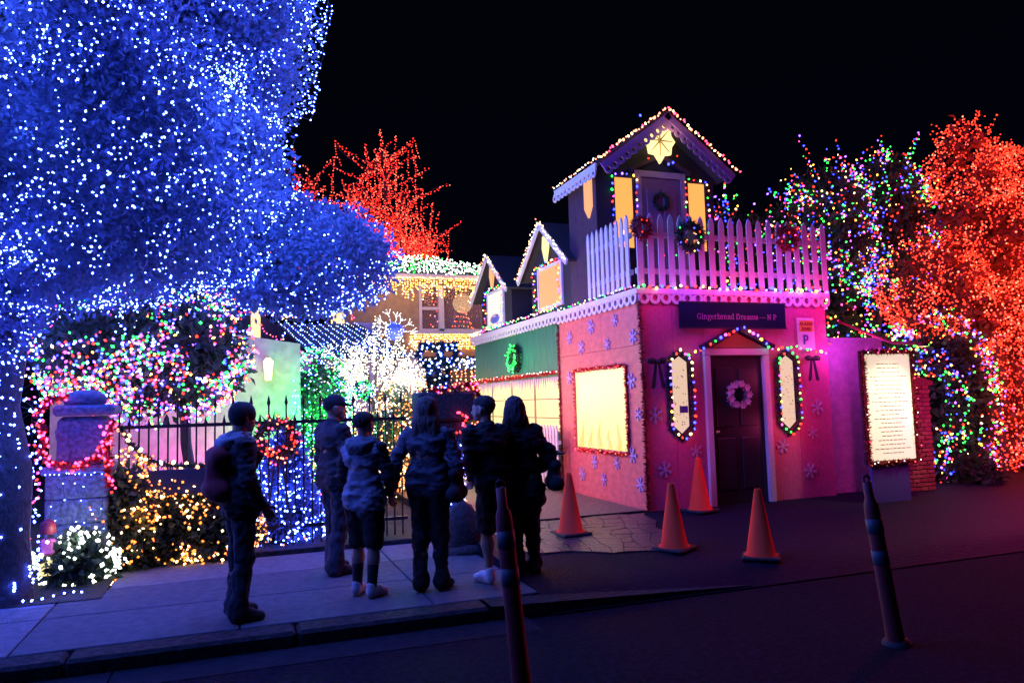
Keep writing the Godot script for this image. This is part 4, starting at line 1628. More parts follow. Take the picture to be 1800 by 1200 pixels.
func build_courtyard() -> void:
	# wall at the back of the yard, pink flood-lit on the left, green on the right
	var w := thing("yard_wall", "plain plastered yard wall behind the iron fence, pink lit and green lit", "wall", Vector3(-2.6, 0.15, -12.6))
	var st := S()
	prism(st, [Vector2(0, 0), Vector2(3.52, 0), Vector2(3.52, 2.64), Vector2(2.6, 2.78), Vector2(0, 2.45)], Vector3(0, 0, -0.25), Vector3.RIGHT, Vector3.UP, 0.25)
	obj("wall_face", st, mats.plaster, w)
	flood("pink", Vector3(-0.55, 0.25, -11.7), Vector3(-0.9, 1.6, -12.6), Vector3(0.9, 0.06, 1.0), 4.0, "flood lamp on the ground washing the yard wall pink")
	flood("green", Vector3(0.85, 0.25, -11.9), Vector3(0.65, 1.6, -12.6), Vector3(0.02, 1.0, 0.16), 6.0, "flood lamp on the ground washing the yard wall green")
	var sc := thing("wall_lamp", "bright warm lamp on the yard wall beside the multicoloured tree", "lamp", Vector3(0.42, 2.4, -12.58))
	st = S()
	lathe(st, Vector3(0, -0.2, 0.12), [Vector2(0.05, 0), Vector2(0.08, 0.3), Vector2(0.03, 0.36)], 12)
	obj("lamp_glow", st, mats.lamp_warm, sc)
	st = S()
	boxab(st, Vector3(-0.05, -0.1, 0), Vector3(0.05, 0.1, 0.05))
	tube(st, [Vector3(0, 0.0, 0.03), Vector3(0, 0.18, 0.08), Vector3(0, 0.16, 0.12)], [0.015], 6)
	obj("bracket", st, mats.iron, sc)
	omni("wall_lamp_light", Vector3(0.42, 2.35, -12.3), Vector3(1, 0.78, 0.4), 0.1, 0.08)
	# low house with the striped roof of lights, behind the wall
	var c := thing("cottage", "small cottage with rows of blue lights down its roof, behind the yard wall", "house", Vector3(0.2, 0.2, -16.2))
	st = S()
	boxab(st, Vector3(-1.6, 0, -2.4), Vector3(3.6, 2.7, 0))
	obj("wall", st, mats.purple_wall, c)
	var r0 := [Vector3(1.25, 2.55, 0.35), Vector3(3.3, 2.55, 0.35), Vector3(2.35, 3.4, -0.9), Vector3(0.55, 3.4, -0.9)]
	st = S()
	quad(st, r0[0], r0[3], r0[2], r0[1])
	quad(st, r0[3] + Vector3(0, 0, -0.02), r0[0] + Vector3(0, -2.4, -1.5), r0[1] + Vector3(0, -2.4, -1.5), r0[2] + Vector3(0, 0, -0.02))
	obj("roof", st, mats.roofing, c)
	st = S()
	prism(st, [Vector2(-1.9, 2.7), Vector2(1.2, 2.7), Vector2(0.5, 3.45), Vector2(-0.6, 4.1)], Vector3(0, 0, -1.6), Vector3.RIGHT, Vector3.UP, 0.6)
	obj("gable", st, mats.navy_paint, c)
	st = S()
	boxab(st, Vector3(2.2, 2.6, -1.2), Vector3(2.85, 3.45, -0.95))
	obj("upper_wall", st, mats.purple_wall, c)
	st = S()
	boxab(st, Vector3(0.02, 3.1, -0.99), Vector3(0.22, 3.75, -0.95))
	obj("window_pane", st, mats.window_cream, c)
	st = S()
	boxab(st, Vector3(1.72, 3.42, -0.94), Vector3(2.02, 3.72, -0.9))
	obj("window_pane", st, mats.window_cream, c)
	var rows := []
	for i in 11:
		var u := (i + 0.3) / 11.0
		var a: Vector3 = r0[3].lerp(r0[2], u)
		var b: Vector3 = r0[0].lerp(r0[1], u)
		rows.append(along([a + c.position + Vector3(0, 0.03, 0.03), b + c.position + Vector3(0, 0.03, 0.03)], 0.075, 0.012))
	lights("string_lights", "rows of bluish lights running down the cottage roof", rows, ["ice", "ice", "white"], 0.011)
	var g := c.position
	lights("string_lights", "pink and white bulbs on the gable of the cottage", [along([g + Vector3(-0.2, 3.9, -0.9), g + Vector3(0.35, 3.2, -0.9), g + Vector3(0.75, 2.95, -0.6), g + Vector3(1.15, 2.5, 0.3)], 0.07, 0.04), along([g + Vector3(0.3, 3.6, -0.9), g + Vector3(1.0, 3.5, -0.85), g + Vector3(0.6, 3.55, -0.88)], 0.06, 0.06), along([g + Vector3(1.95, 3.75, -0.85), g + Vector3(2.2, 3.6, -0.85), g + Vector3(2.2, 3.45, -0.85)], 0.05, 0.05)], ["pink", "peach", "warm", "rose"], 0.015)
	# white lit weeping tree
	var foot := Vector3(2.35, 0.2, -13.9)
	var wt := thing("white_lit_tree", "dense small tree covered in white lights in the courtyard", "tree", foot)
	st = S()
	limb(st, Vector3.ZERO, Vector3(0, 1.6, 0), 0.08, 0.06)
	obj("trunk", st, mats.bark, wt)
	var ws := []
	for i in 230:
		var d := Vector3(rng.randfn(), rng.randf_range(-0.35, 1.0), rng.randfn()).normalized()
		var a := Vector3(0, 1.55, 0)
		var e := a + d * Vector3(1.0, 1.15, 0.9) * rng.randf_range(0.65, 1.08) + Vector3(0, 0.45, 0)
		var e2 := e + Vector3(d.x * 0.12, -rng.randf_range(0.1, 0.55), d.z * 0.12)
		if i < 40:
			st = S()
			tube(st, [a, a.lerp(e, 0.5) + Vector3(0, 0.12, 0), e, e2], [0.02, 0.014, 0.008, 0.004], 5)
			obj("branch", st, mats.bark, wt)
		ws.append(along([a.lerp(e, 0.6) + foot, e + foot, e2 + foot], 0.06, 0.025))
	lights("string_lights", "dense white lights on the small courtyard tree", ws, ["white", "white", "white", "white", "warm"], 0.0115)
	omni("white_tree_light", Vector3(2.5, 2.2, -12.7), Vector3(1, 0.85, 0.75), 3.5, 0.4)
	omni("white_tree_light", Vector3(3.4, 1.9, -13.4), Vector3(1, 0.72, 0.55), 3.0, 0.4)
	# star burst ornament
	var sb := thing("starburst_ornament", "blue ball with white lit rays standing above the white tree", "ornament", Vector3(2.82, 3.18, -14.4))
	st = S()
	ball(st, Vector3.ZERO, Vector3(0.17, 0.17, 0.17), 16)
	obj("ball", st, mats.blue_ball, sb)
	var bl := []
	for i in 90:
		bl.append(Vector3(rng.randfn(), rng.randfn(), rng.randfn()).normalized() * 0.175)
	lights("ball_bulbs", "", [bl], ["blue", "ice"], 0.008, sb)
	var rays := []
	for i in 13:
		var d := Vector3(cos(i * TAU / 13.0), sin(i * TAU / 13.0), 0.35 * sin(i * 2.3)).normalized()
		if d.y < -0.3:
			continue
		var l := rng.randf_range(0.35, 0.52)
		st = S()
		tube(st, [d * 0.17, d * l], [0.008, 0.004], 5)
		obj("ray", st, mats.white_paint, sb)
		rays.append(along([d * 0.2, d * l], 0.035, 0.006))
		for sg in [1.0, -1.0]:
			var e = (d + d.cross(Vector3.BACK) * sg * 0.9).normalized()
			rays.append(along([d * l * 0.75, d * l * 0.75 + e * 0.13], 0.035, 0.004))
	lights("ray_bulbs", "", rays, ["white"], 0.0095, sb)
	st = S()
	tube(st, [Vector3(0, -3.0, 0), Vector3(0, -0.17, 0)], [0.02], 6)
	obj("pole", st, mats.iron, sb)
	# green shrub, amber column, wreaths
	var sm := leaf_mesh(10, 0.1, 0.08, 0.05, 21)
	var gb := [[Vector3(1.27, 1.85, -12.9), Vector3(0.4, 0.75, 0.4)], [Vector3(1.2, 0.9, -12.9), Vector3(0.42, 0.6, 0.4)]]
	bush("green_lit_shrub", "tall shrub glowing green beside the yard wall", Vector3(1.25, 0.2, -12.9), gb, 600, sm, leaf_tints("green"))
	lights("string_lights", "green and pale lights on the tall shrub beside the yard wall", crown_strands(gb, 300, Vector2i(6, 12), 0.06, 1.03, -2.0, 0.35, 2.2, 0.16), ["green", "green", "ice", "white"], 0.0115)
	omni("green_shrub_light", Vector3(1.25, 1.4, -12.2), Vector3(0.04, 1, 0.16), 5.0, 0.25)
	var ab := [[Vector3(2.6, 1.35, -12.6), Vector3(0.36, 0.75, 0.35)], [Vector3(2.1, 0.95, -12.3), Vector3(0.4, 0.55, 0.35)]]
	bush("amber_lit_shrub", "clipped shrub wrapped in amber lights in front of the white tree", Vector3(2.55, 0.2, -12.6), ab, 360, sm, leaf_tints("dark"))
	lights("string_lights", "amber lights on the clipped shrub before the white tree", crown_strands(ab, 260, Vector2i(6, 12), 0.055, 1.04, -2.0, 0.35, 2.2, 0.15), ["amber", "amber", "warm"], 0.012)
	omni("amber_shrub_light", Vector3(2.4, 1.2, -11.9), Vector3(1, 0.4, 0.08), 1.2, 0.2)
	var bb := [[Vector3(1.6, 0.75, -11.9), Vector3(0.5, 0.5, 0.4)], [Vector3(2.02, 1.2, -11.8), Vector3(0.42, 0.5, 0.35)]]
	bush("low_shrub", "low shrub with warm white lights in front of the green shrub", Vector3(1.6, 0.2, -11.9), bb, 260, sm, leaf_tints("dark"))
	lights("string_lights", "warm white lights on the low shrub before the green shrub", crown_strands(bb, 140, Vector2i(6, 12), 0.06, 1.04, -2.0, 0.35, 2.2, 0.15), ["warm", "white", "amber"], 0.012)
	wreath("round green lit wreath in front of the white tree", Vector3(1.98, 2.03, -12.85), 0.13, 0.09, mats.pine_garland, Vector3.BACK, ["green", "green", "ice"], 60, 0.013)
	# porch roof with white lights in front of the cream house
	var po := thing("porch", "low porch with white lit roof edge before the cream house", "porch", Vector3(4.4, 0.25, -17.6))
	st = S()
	box(st, Vector3(-0.3, 2.45, 0.0), Vector3(3.4, 0.1, 1.6), Basis(Vector3.RIGHT, 0.25))
	obj("roof", st, mats.roofing, po)
	for x in [-1.8, -0.3, 1.2]:
		st = S()
		boxab(st, Vector3(x - 0.05, 0, 0.55), Vector3(x + 0.05, 2.25, 0.65))
		obj("post", st, mats.white_paint, po)
	var pr := []
	for k in 5:
		pr.append(along([Vector3(2.5, 2.56 + k * 0.07, -16.8 - k * 0.25), Vector3(5.7, 2.56 + k * 0.07, -16.8 - k * 0.25)], 0.07, 0.05))
	lights("string_lights", "white lights on the porch roof before the cream house", pr, ["far_white", "far_white", "ice"], 0.019)
	lights("string_lights", "amber icicle lights hanging under the porch roof", icicles(Vector3(2.6, 2.5, -16.75), Vector3(5.6, 2.5, -16.75), 0.12, 0.5), ["far_amber", "warm", "peach"], 0.018)
	omni("porch_light", Vector3(4.2, 2.0, -16.2), Vector3(1, 0.55, 0.2), 1.0, 0.3)
	# red poinsettia hedge by the pillar
	var rb := [[Vector3(3.0, 1.75, -11.2), Vector3(0.45, 0.35, 0.3)], [Vector3(3.15, 1.2, -11.2), Vector3(0.35, 0.5, 0.3)]]
	bush("red_lit_shrub", "shrub with red lights between the gate pillar and the cream windows", Vector3(3.1, 0.3, -11.2), rb, 400, sm, leaf_tints("dark"))
	omni("red_shrub_light", Vector3(3.3, 1.7, -10.7), Vector3(1, 0.24, 0.1), 3.2, 0.3)
	lights("string_lights", "red lights on the shrub between the gate pillar and the cream windows", crown_strands(rb, 34, Vector2i(6, 12), 0.06, 1.06), ["red", "red", "peach"], 0.0125)


func icicles(a: Vector3, b: Vector3, gap: float, drop: float) -> Array:
	var out := []
	var l := a.distance_to(b)
	var k := int(l / gap)
	for i in k:
		var p := a.lerp(b, (i + 0.5) / k)
		out.append(along([p, p + Vector3(0, -drop * rng.randf_range(0.35, 1.0), 0)], 0.065, 0.02))
	return out


func flood(c: String, at: Vector3, to: Vector3, col: Vector3, energy: float, label: String) -> void:
	var f := thing("flood_lamp", label, "lamp", at)
	var d := (to - at).normalized()
	var fr := frame_of(d)
	var st := S()
	box(st, Vector3.ZERO, Vector3(0.2, 0.14, 0.08), Basis(fr[0], fr[1], d))
	boxab(st, Vector3(-0.1, -0.1, -0.05), Vector3(0.1, -0.075, 0.05))
	obj("housing", st, mats.iron, f)
	st = S()
	box(st, d * 0.042, Vector3(0.17, 0.11, 0.006), Basis(fr[0], fr[1], d))
	var key := "lamp_" + c
	if not mats.has(key):
		lit_pane(key, col * 8.0)
	obj("lamp_glow", st, mats[key], f)
	var l := SpotLight3D.new()
	l.name = numbered("flood_light")
	l.light_color = Color(col.x, col.y, col.z).linear_to_srgb()
	l.light_energy = energy
	l.light_size = 0.1
	l.spot_angle = 62
	l.spot_range = 30
	l.spot_attenuation = 2
	l.shadow_enabled = true
	l.position = at + d * 0.12
	add_child(l)
	l.look_at(to)


func build_cream_house() -> void:
	var o := Vector3(2.6, 0.2, -20.0)
	var h := thing("cream_house", "cream house with white lit roof and white framed window behind the courtyard", "house", o)
	var st := S()
	# front with a real opening for the big window
	for q in [[0, 0, 2.0, 5.0], [4.2, 0, 4.7, 5.0], [2.0, 0, 4.2, 3.55], [2.0, 4.82, 4.2, 5.0]]:
		boxab(st, Vector3(q[0], q[1], -0.2), Vector3(q[2], q[3], 0))
	boxab(st, Vector3(0, 0, -5), Vector3(0.2, 5.0, -0.2))
	boxab(st, Vector3(4.5, 0, -5), Vector3(4.7, 5.0, -0.2))
	boxab(st, Vector3(0.2, 0, -5), Vector3(4.5, 5.0, -4.8))
	obj("wall", st, mats.cream_wall, h)
	st = S()
	boxab(st, Vector3(1.9, 3.3, -2.2), Vector3(4.4, 5.0, -2.1))
	boxab(st, Vector3(1.9, 3.4, -2.1), Vector3(4.4, 3.45, -0.2))
	obj("room", st, mats.bow_red, h)
	var w := child("window", h, Vector3(3.1, 4.18, -0.06))
	for q in [[-1.1, -0.63, -1.02, 0.64], [-0.55, -0.63, -0.4, 0.64], [1.02, -0.63, 1.1, 0.64], [-1.02, 0.58, 1.02, 0.64], [-1.02, -0.63, 1.02, -0.57], [-1.02, -0.05, -0.55, 0.03]]:
		st = S()
		boxab(st, Vector3(q[0], q[1], -0.02), Vector3(q[2], q[3], 0.09))
		obj("window_frame", st, mats.white_paint, w)
	st = S()
	boxab(st, Vector3(-1.02, -0.57, 0.0), Vector3(1.02, 0.58, 0.006))
	var gm := mat("glass", Color(1, 1, 1), 0.05)
	gm.transparency = BaseMaterial3D.TRANSPARENCY_ALPHA
	gm.albedo_color.a = 0.06
	obj("window_glass", st, gm, w)
	st = S()
	boxab(st, Vector3(-1.25, -0.72, 0.06), Vector3(1.25, -0.64, 0.22))
	obj("window_sill", st, mats.white_paint, w)
	# roof
	st = S()
	var e := 5.02
	var a := [Vector3(-0.4, e, 0.6), Vector3(5.1, e, 0.6), Vector3(5.1, e, -5.4), Vector3(-0.4, e, -5.4)]
	var r1 := Vector3(2.0, 6.0, -2.2)
	var r2 := Vector3(2.9, 6.0, -2.2)
	quad(st, a[0], r1, r2, a[1])
	tri(st, a[1], r2, a[2])
	quad(st, a[2], r2, r1, a[3])
	tri(st, a[3], r1, a[0])
	quad(st, a[0], a[1], a[2], a[3])
	obj("roof", st, mats.roofing, h)
	st = S()
	boxab(st, Vector3(-0.4, e - 0.14, 0.58), Vector3(5.1, e - 0.005, 0.62))
	obj("gutter", st, mats.white_paint, h)
	# small lit tree inside
	var ct := thing("christmas_tree", "small amber lit fir tree inside the cream house window", "tree", o + Vector3(3.45, 3.46, -0.8))
	st = S()
	for k in 4:
		lathe(st, Vector3(0, 0.1 + k * 0.2, 0), [Vector2(0.36 - k * 0.08, 0), Vector2(0.02, 0.32)], 10)
	obj("crown", st, mats.pine_garland, ct)
	st = S()
	tube(st, [Vector3.ZERO, Vector3(0, 0.15, 0)], [0.03], 6)
	obj("trunk", st, mats.bark, ct)
	var s := []
	for i in 90:
		var u := i / 90.0
		var an := u * 40.0
		s.append(o + Vector3(3.45 + cos(an) * 0.38 * (1 - u), 3.56 + u * 0.9, -0.8 + sin(an) * 0.38 * (1 - u)))
	lights("string_lights", "amber lights on the small fir tree inside the window", [s], ["far_red", "coral", "amber"], 0.018)
	omni("christmas_tree_light", o + Vector3(3.45, 4.2, -0.4), Vector3(1, 0.2, 0.05), 0.25, 0.15)
	var rooms := []
	for k in 3:
		rooms.append(along([o + Vector3(2.4 + k * 0.15, 4.7, -0.6), o + Vector3(2.5 + k * 0.1, 3.6, -0.6)], 0.22, 0.1))
	lights("string_lights", "loose red and peach lights hanging inside the cream house window", rooms, ["peach", "red"], 0.02)
	# lights on the roof, under the eave, below the window
	var rf := []
	for k in 15:
		var u := k / 14.0
		rf.append(along([o + Vector3(-0.4, e + 0.05, 0.6).lerp(r1 + Vector3(0, 0.05, 0), u), o + Vector3(5.1, e + 0.05, 0.6).lerp(r2 + Vector3(0, 0.05, 0), u)], 0.075, 0.06))
	lights("string_lights", "dense white lights over the roof of the cream house", rf, ["far_white", "far_white", "far_white", "green"], 0.02)
	lights("string_lights", "amber icicle lights under the eave of the cream house", icicles(o + Vector3(-0.3, e - 0.12, 0.66), o + Vector3(5.0, e - 0.12, 0.66), 0.065, 0.6), ["far_amber", "far_amber", "warm"], 0.0185)
	lights("string_lights", "amber icicle lights below the window of the cream house", icicles(o + Vector3(1.7, 3.45, 0.12), o + Vector3(4.6, 3.45, 0.12), 0.045, 0.5), ["far_amber", "warm"], 0.0185)
	omni("eave_light", o + Vector3(1.2, 4.4, 1.1), Vector3(1, 0.62, 0.3), 0.7, 0.3)
	omni("eave_light", o + Vector3(3.6, 4.5, 1.1), Vector3(1, 0.62, 0.3), 0.6, 0.3)


# ---------------------------------------------------------------- yard on the left
func build_left_yard() -> void:
	var sm := leaf_mesh(10, 0.11, 0.1, 0.055, 31)
	# iron fence
	var f := thing("iron_fence", "black wrought iron fence with pointed bars along the sidewalk", "fence", Vector3(-1.25, 0.17, -9.3))
	for i in 33:
		var st := S()
		var tall := i % 2 == 0
		var top := 1.72 if tall else 1.5
		tube(st, [Vector3(0, 0, 0), Vector3(0, top - 0.08, 0)], [0.011], 6)
		lathe(st, Vector3(0, top - 0.1, 0), [Vector2(0.011, 0), Vector2(0.022, 0.03), Vector2(0.001, 0.13)], 6)
		var b := obj("bar", st, mats.iron, f)
		b.position = Vector3(i * 0.098, 0, 0)
	for y in [1.42, 0.2]:
		var st := S()
		boxab(st, Vector3(-0.05, y - 0.02, -0.018), Vector3(3.2, y + 0.02, 0.018))
		obj("rail", st, mats.iron, f)
	# round-headed tree with coloured lights
	var cb := [[Vector3(-1.45, 2.6, -10.0), Vector3(0.85, 0.62, 0.8)], [Vector3(-0.66, 2.6, -10.1), Vector3(0.7, 0.6, 0.7)], [Vector3(-0.95, 2.2, -10.0), Vector3(0.8, 0.45, 0.6)], [Vector3(-0.36, 2.35, -10.1), Vector3(0.36, 0.45, 0.45)]]
	tree("round_headed_tree", "round headed small tree with coloured lights behind the iron fence", Vector3(-0.62, 0.2, -10.05), Vector3(-0.64, 2.1, -10.05), 0.075, [Vector3(-1.4, 2.6, -10), Vector3(-0.3, 2.7, -10.1), Vector3(-0.9, 2.9, -10)], cb, 1050, sm, leaf_tints("dark"), 0.45, Vector2(0.8, 1.5), "tree", -0.35)
	lights("string_lights", "coloured lights all over the round headed tree", crown_strands(cb, 720, Vector2i(4, 10), 0.075, 1.03, -0.08, 0.35, 2.0, 0.15) + crown_strands(cb, 260, Vector2i(4, 10), 0.075, 0.8, -0.12, 0.35, 2.0), MULTI + ["red", "pink", "lilac", "ice", "green"], 0.0155, null, true, "stuff", 0.35)
	omni("round_tree_light", Vector3(-1.1, 2.2, -9.3), Vector3(1, 0.2, 0.6), 0.1, 0.2)
	omni("round_tree_light", Vector3(-1.0, 2.3, -10.9), Vector3(1, 0.15, 0.7), 1.6, 0.2)
	# hedge with amber net lights, dark name board and warm garland on it
	var hb := [[Vector3(-1.1, 0.6, -8.95), Vector3(0.26, 0.55, 0.22)], [Vector3(-0.75, 0.55, -9.05), Vector3(0.35, 0.4, 0.2)], [Vector3(-0.25, 0.5, -9.05), Vector3(0.34, 0.38, 0.2)]]
	bush("low_hedge", "low dark hedge dotted with amber lights along the fence", Vector3(-0.7, 0.16, -9.0), hb, 700, sm, leaf_tints("dark"))
	lights("string_lights", "amber lights on the low dark hedge along the fence", crown_strands(hb, 360, Vector2i(4, 9), 0.075, 1.03, -0.12, 0.1, 3.0, 0.17), ["amber", "amber", "warm"], 0.0135, null, true, "stuff", 0.35)
	omni("hedge_light", Vector3(-0.95, 0.7, -8.6), Vector3(1, 0.3, 0.04), 0.12, 0.1)
	var nb := thing("name_board", "dark blue board above the amber lit hedge", "board", Vector3(-0.66, 1.0, -8.86))
	var st := S()
	bevel_box(st, Vector3.ZERO, Vector3(0.84, 0.27, 0.05), 0.01)
	obj("board", st, mats.dark_board, nb)
	st = S()
	for x in [-0.36, 0.36]:
		boxab(st, Vector3(x - 0.02, -0.86, -0.04), Vector3(x + 0.02, -0.13, -0.005))
	obj("post", st, mats.iron, nb)
	var gp := [Vector3(-1.22, 1.6, -9.15), Vector3(-1.12, 1.42, -9.1), Vector3(-0.95, 1.25, -8.95), Vector3(-0.7, 1.18, -8.88), Vector3(-0.4, 1.15, -8.88), Vector3(-0.24, 1.17, -8.9)]
	var gl := thing("pine_garland", "pine garland sloping down onto the dark blue board", "garland", Vector3(-0.7, 1.2, -8.9))
	var lp := []
	for p in gp:
		lp.append(p - gl.position)
	tinsel("pine", lp, 0.055, mats.pine_garland, gl, 300, 0.03)
	big_lights("large warm white bulbs on the garland over the dark blue board", along(gp, 0.062, 0.035), ["warm", "warm", "white", "peach"], 0.017)
	# conical shrub with white lights and a red wreath on an easel
	var kb := []
	for i in 6:
		var u := i / 5.0
		kb.append([Vector3(0.52, 0.38 + u * 0.85, -9.75), Vector3(0.44 - 0.3 * u, 0.24, 0.42 - 0.28 * u)])
	bush("conical_shrub", "cone shaped shrub with white blue lights below the red wreath", Vector3(0.52, 0.2, -9.75), kb, 900, sm, leaf_tints("blue"))
	lights("string_lights", "white blue lights on the cone shaped shrub", crown_strands(kb, 150, Vector2i(4, 8), 0.06, 1.05), ["ice"], 0.0125)
	omni("conical_shrub_light", Vector3(0.5, 0.7, -9.45), Vector3(0.05, 0.12, 1), 0.25, 0.15)
	wreath("red lit wreath hung on the iron fence behind the backpacker", Vector3(0.4, 1.4, -9.22), 0.2, 0.12, mats.pine_garland, Vector3.BACK, ["red", "red", "rose", "peach"], 70, 0.014)
	omni("wreath_light", Vector3(0.4, 1.4, -9.02), Vector3(1, 0.04, 0.03), 0.03, 0.12)
	var es := thing("easel", "thin wooden easel below the red wreath", "easel", Vector3(0.42, 0.18, -9.2))
	for x in [-0.16, 0.0, 0.16]:
		st = S()
		tube(st, [Vector3(x, 0, 0.05 if x != 0 else -0.2), Vector3(x * 0.15, 1.15, 0)], [0.012], 6)
		obj("leg", st, mats.bark, es)
	lights("string_lights", "a few red bulbs low on the fence beside the man in the cap", [along([Vector3(0.86, 0.95, -9.2), Vector3(0.95, 0.6, -9.2)], 0.07, 0.05)], ["rose", "pink"], 0.013)
	lights("string_lights", "a few amber bulbs on the bed edge below the conical shrub", [along([Vector3(0.05, 0.24, -9.0), Vector3(0.75, 0.28, -9.05)], 0.13, 0.05)], ["amber", "peach"], 0.014)
	# white lit bush at the foot of the left pillar and a stacked lantern
	var wb := [[Vector3(-1.5, 0.32, -8.52), Vector3(0.26, 0.2, 0.2)]]
	bush("white_lit_bush", "low bush of big white lights at the foot of the left pillar", Vector3(-1.5, 0.14, -8.52), wb, 160, sm, leaf_tints("dark"))
	lights("string_lights", "big white bulbs on the low bush at the foot of the left pillar", crown_strands(wb, 46, Vector2i(3, 6), 0.06, 1.1), ["white"], 0.021, null, true, "stuff", 0.3)
	omni("bush_light", Vector3(-1.5, 0.62, -8.3), Vector3(0.9, 1, 0.95), 0.16, 0.1)
	var sl := thing("garden_lantern", "small stacked red and pink garden lantern with lit base", "lantern", Vector3(-1.74, 0.22, -8.45))
	st = S()
	lathe(st, Vector3(0, 0.0, 0), [Vector2(0.0, 0), Vector2(0.075, 0.01), Vector2(0.075, 0.14), Vector2(0.0, 0.15)], 12)
	obj("lamp_glow", st, mats.window_cream, sl)
	st = S()
	bevel_box(st, Vector3(0, 0.27, 0), Vector3(0.13, 0.15, 0.13), 0.02)
	obj("pink_block", st, mats.pink_paint, sl)
	st = S()
	lathe(st, Vector3(0, 0.38, 0), [Vector2(0.0, 0), Vector2(0.07, 0.02), Vector2(0.065, 0.12), Vector2(0.0, 0.16)], 12)
	obj("red_cap", st, mats.bow_red, sl)


func build_gate_pillars() -> void:
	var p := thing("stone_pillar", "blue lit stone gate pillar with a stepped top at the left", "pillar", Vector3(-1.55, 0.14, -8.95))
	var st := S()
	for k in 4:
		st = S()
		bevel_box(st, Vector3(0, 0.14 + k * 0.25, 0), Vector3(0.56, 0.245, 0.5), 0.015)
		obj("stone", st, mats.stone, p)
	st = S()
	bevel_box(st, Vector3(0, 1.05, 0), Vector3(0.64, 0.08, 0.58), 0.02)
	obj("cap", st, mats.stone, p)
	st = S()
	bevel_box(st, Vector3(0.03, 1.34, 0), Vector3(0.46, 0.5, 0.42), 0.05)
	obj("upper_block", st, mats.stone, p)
	st = S()
	bevel_box(st, Vector3(0.05, 1.65, 0), Vector3(0.56, 0.11, 0.5), 0.03)
	obj("capital", st, mats.stone, p)
	st = S()
	rock(st, Vector3(0.02, 1.76, 0), Vector3(0.22, 0.1, 0.2), 3)
	obj("finial", st, mats.stone, p)
	for k in 5:
		st = S()
		bevel_box(st, Vector3(-0.12 + 0.15 * (k % 3) - 0.02 * (k / 3), 1.2 + 0.19 * (k / 3) + 0.02 * (k % 2), 0.2), Vector3(0.13, 0.13, 0.05), 0.02, Basis(Vector3.BACK, 0.1 * k - 0.2))
		obj("stone", st, mats.stone, p)
	var gp := [Vector3(-1.62, 1.95, -8.66), Vector3(-1.78, 1.9, -8.62), Vector3(-1.88, 1.75, -8.6), Vector3(-1.82, 1.55, -8.6), Vector3(-1.86, 1.35, -8.6), Vector3(-1.75, 1.27, -8.6), Vector3(-1.55, 1.22, -8.6), Vector3(-1.38, 1.28, -8.6), Vector3(-1.28, 1.42, -8.62), Vector3(-1.22, 1.68, -8.65)]
	var g := thing("red_garland", "thick garland of red lights swagged round the top of the left stone pillar", "garland", Vector3(-1.55, 1.2, -8.6))
	var lp := []
	for q in gp:
		lp.append(q - g.position)
	tinsel("pine", lp, 0.06, mats.red_tinsel, g, 260, 0.035)
	tinsel("pine", [Vector3(0.3, 0.3, 0), Vector3(0.3, -0.2, 0)], 0.06, mats.red_tinsel, g, 260, 0.035)
	lights("bulbs", "", [along(lp, 0.03, 0.05), along(lp, 0.045, 0.05), along([Vector3(0.27, 0.4, 0.03), Vector3(0.32, -0.22, 0.03)], 0.022, 0.05), along([Vector3(-0.3, 0.0, 0.03), Vector3(-0.32, -0.25, 0.03)], 0.06, 0.02)], ["red", "rose", "rose", "pink"], 0.0155, g)
	omni("garland_light", Vector3(-1.55, 1.2, -8.4), Vector3(1, 0.04, 0.12), 0.012, 0.1)
	var sp := []
	sp.append(along([Vector3(-1.82, 1.16, -8.64), Vector3(-1.28, 1.15, -8.64)], 0.045, 0.012))
	for k in 5:
		sp.append(along([Vector3(-1.8 + k * 0.12, 1.05, -8.66), Vector3(-1.8 + k * 0.12, 0.4, -8.66)], 0.2, 0.06))
	lights("string_lights", "tiny bluish lights on the face of the left stone pillar", sp, ["ice"], 0.0075)
	var lt := []
	for k in 2:
		lt.append(along([Vector3(-1.92, 1.9, -8.6), Vector3(-1.9, 0.3, -8.5)], 0.11, 0.04))
	lights("string_lights", "pink and white lights hanging at the left edge of the stone pillar", lt, ["rose", "ice", "pink"], 0.011)
	# right pillar
	var q2 := thing("gate_pillar", "slim gate pillar wrapped in blue lights with a wide dark cap", "pillar", Vector3(2.28, 0.14, -8.55))
	st = S()
	bevel_box(st, Vector3(0.02, 0.6, 0), Vector3(0.26, 1.2, 0.26), 0.02)
	obj("shaft", st, mats.concrete, q2)
	st = S()
	bevel_box(st, Vector3(-0.05, 1.58, 0), Vector3(0.66, 0.34, 0.4), 0.03)
	obj("cap", st, mats.boulder, q2)
	st = S()
	bevel_box(st, Vector3(-0.02, 1.3, 0), Vector3(0.4, 0.22, 0.34), 0.03)
	obj("neck", st, mats.boulder, q2)
	lights("string_lights", "bluish lights wound round the slim gate pillar", [spiral(Vector3(2.3, 0.3, -8.55), Vector3(2.3, 1.35, -8.55), 0.175, 0.16, 0.11), spiral(Vector3(2.3, 0.25, -8.55), Vector3(2.3, 1.3, -8.55), 0.18, 0.21, 0.13)], ["ice"], 0.0105)
	lights("string_lights", "amber lights down the right edge of the slim gate pillar", [along([Vector3(2.47, 1.1, -8.5), Vector3(2.46, 0.35, -8.5)], 0.07, 0.02)], ["amber", "warm"], 0.011)
	lights("string_lights", "short zigzag of red bulbs on the slim gate pillar", [along([Vector3(2.33, 1.65, -8.3), Vector3(2.45, 1.6, -8.32), Vector3(2.4, 1.5, -8.32), Vector3(2.46, 1.45, -8.32), Vector3(2.3, 1.4, -8.32)], 0.035, 0.01)], ["red", "rose"], 0.016)
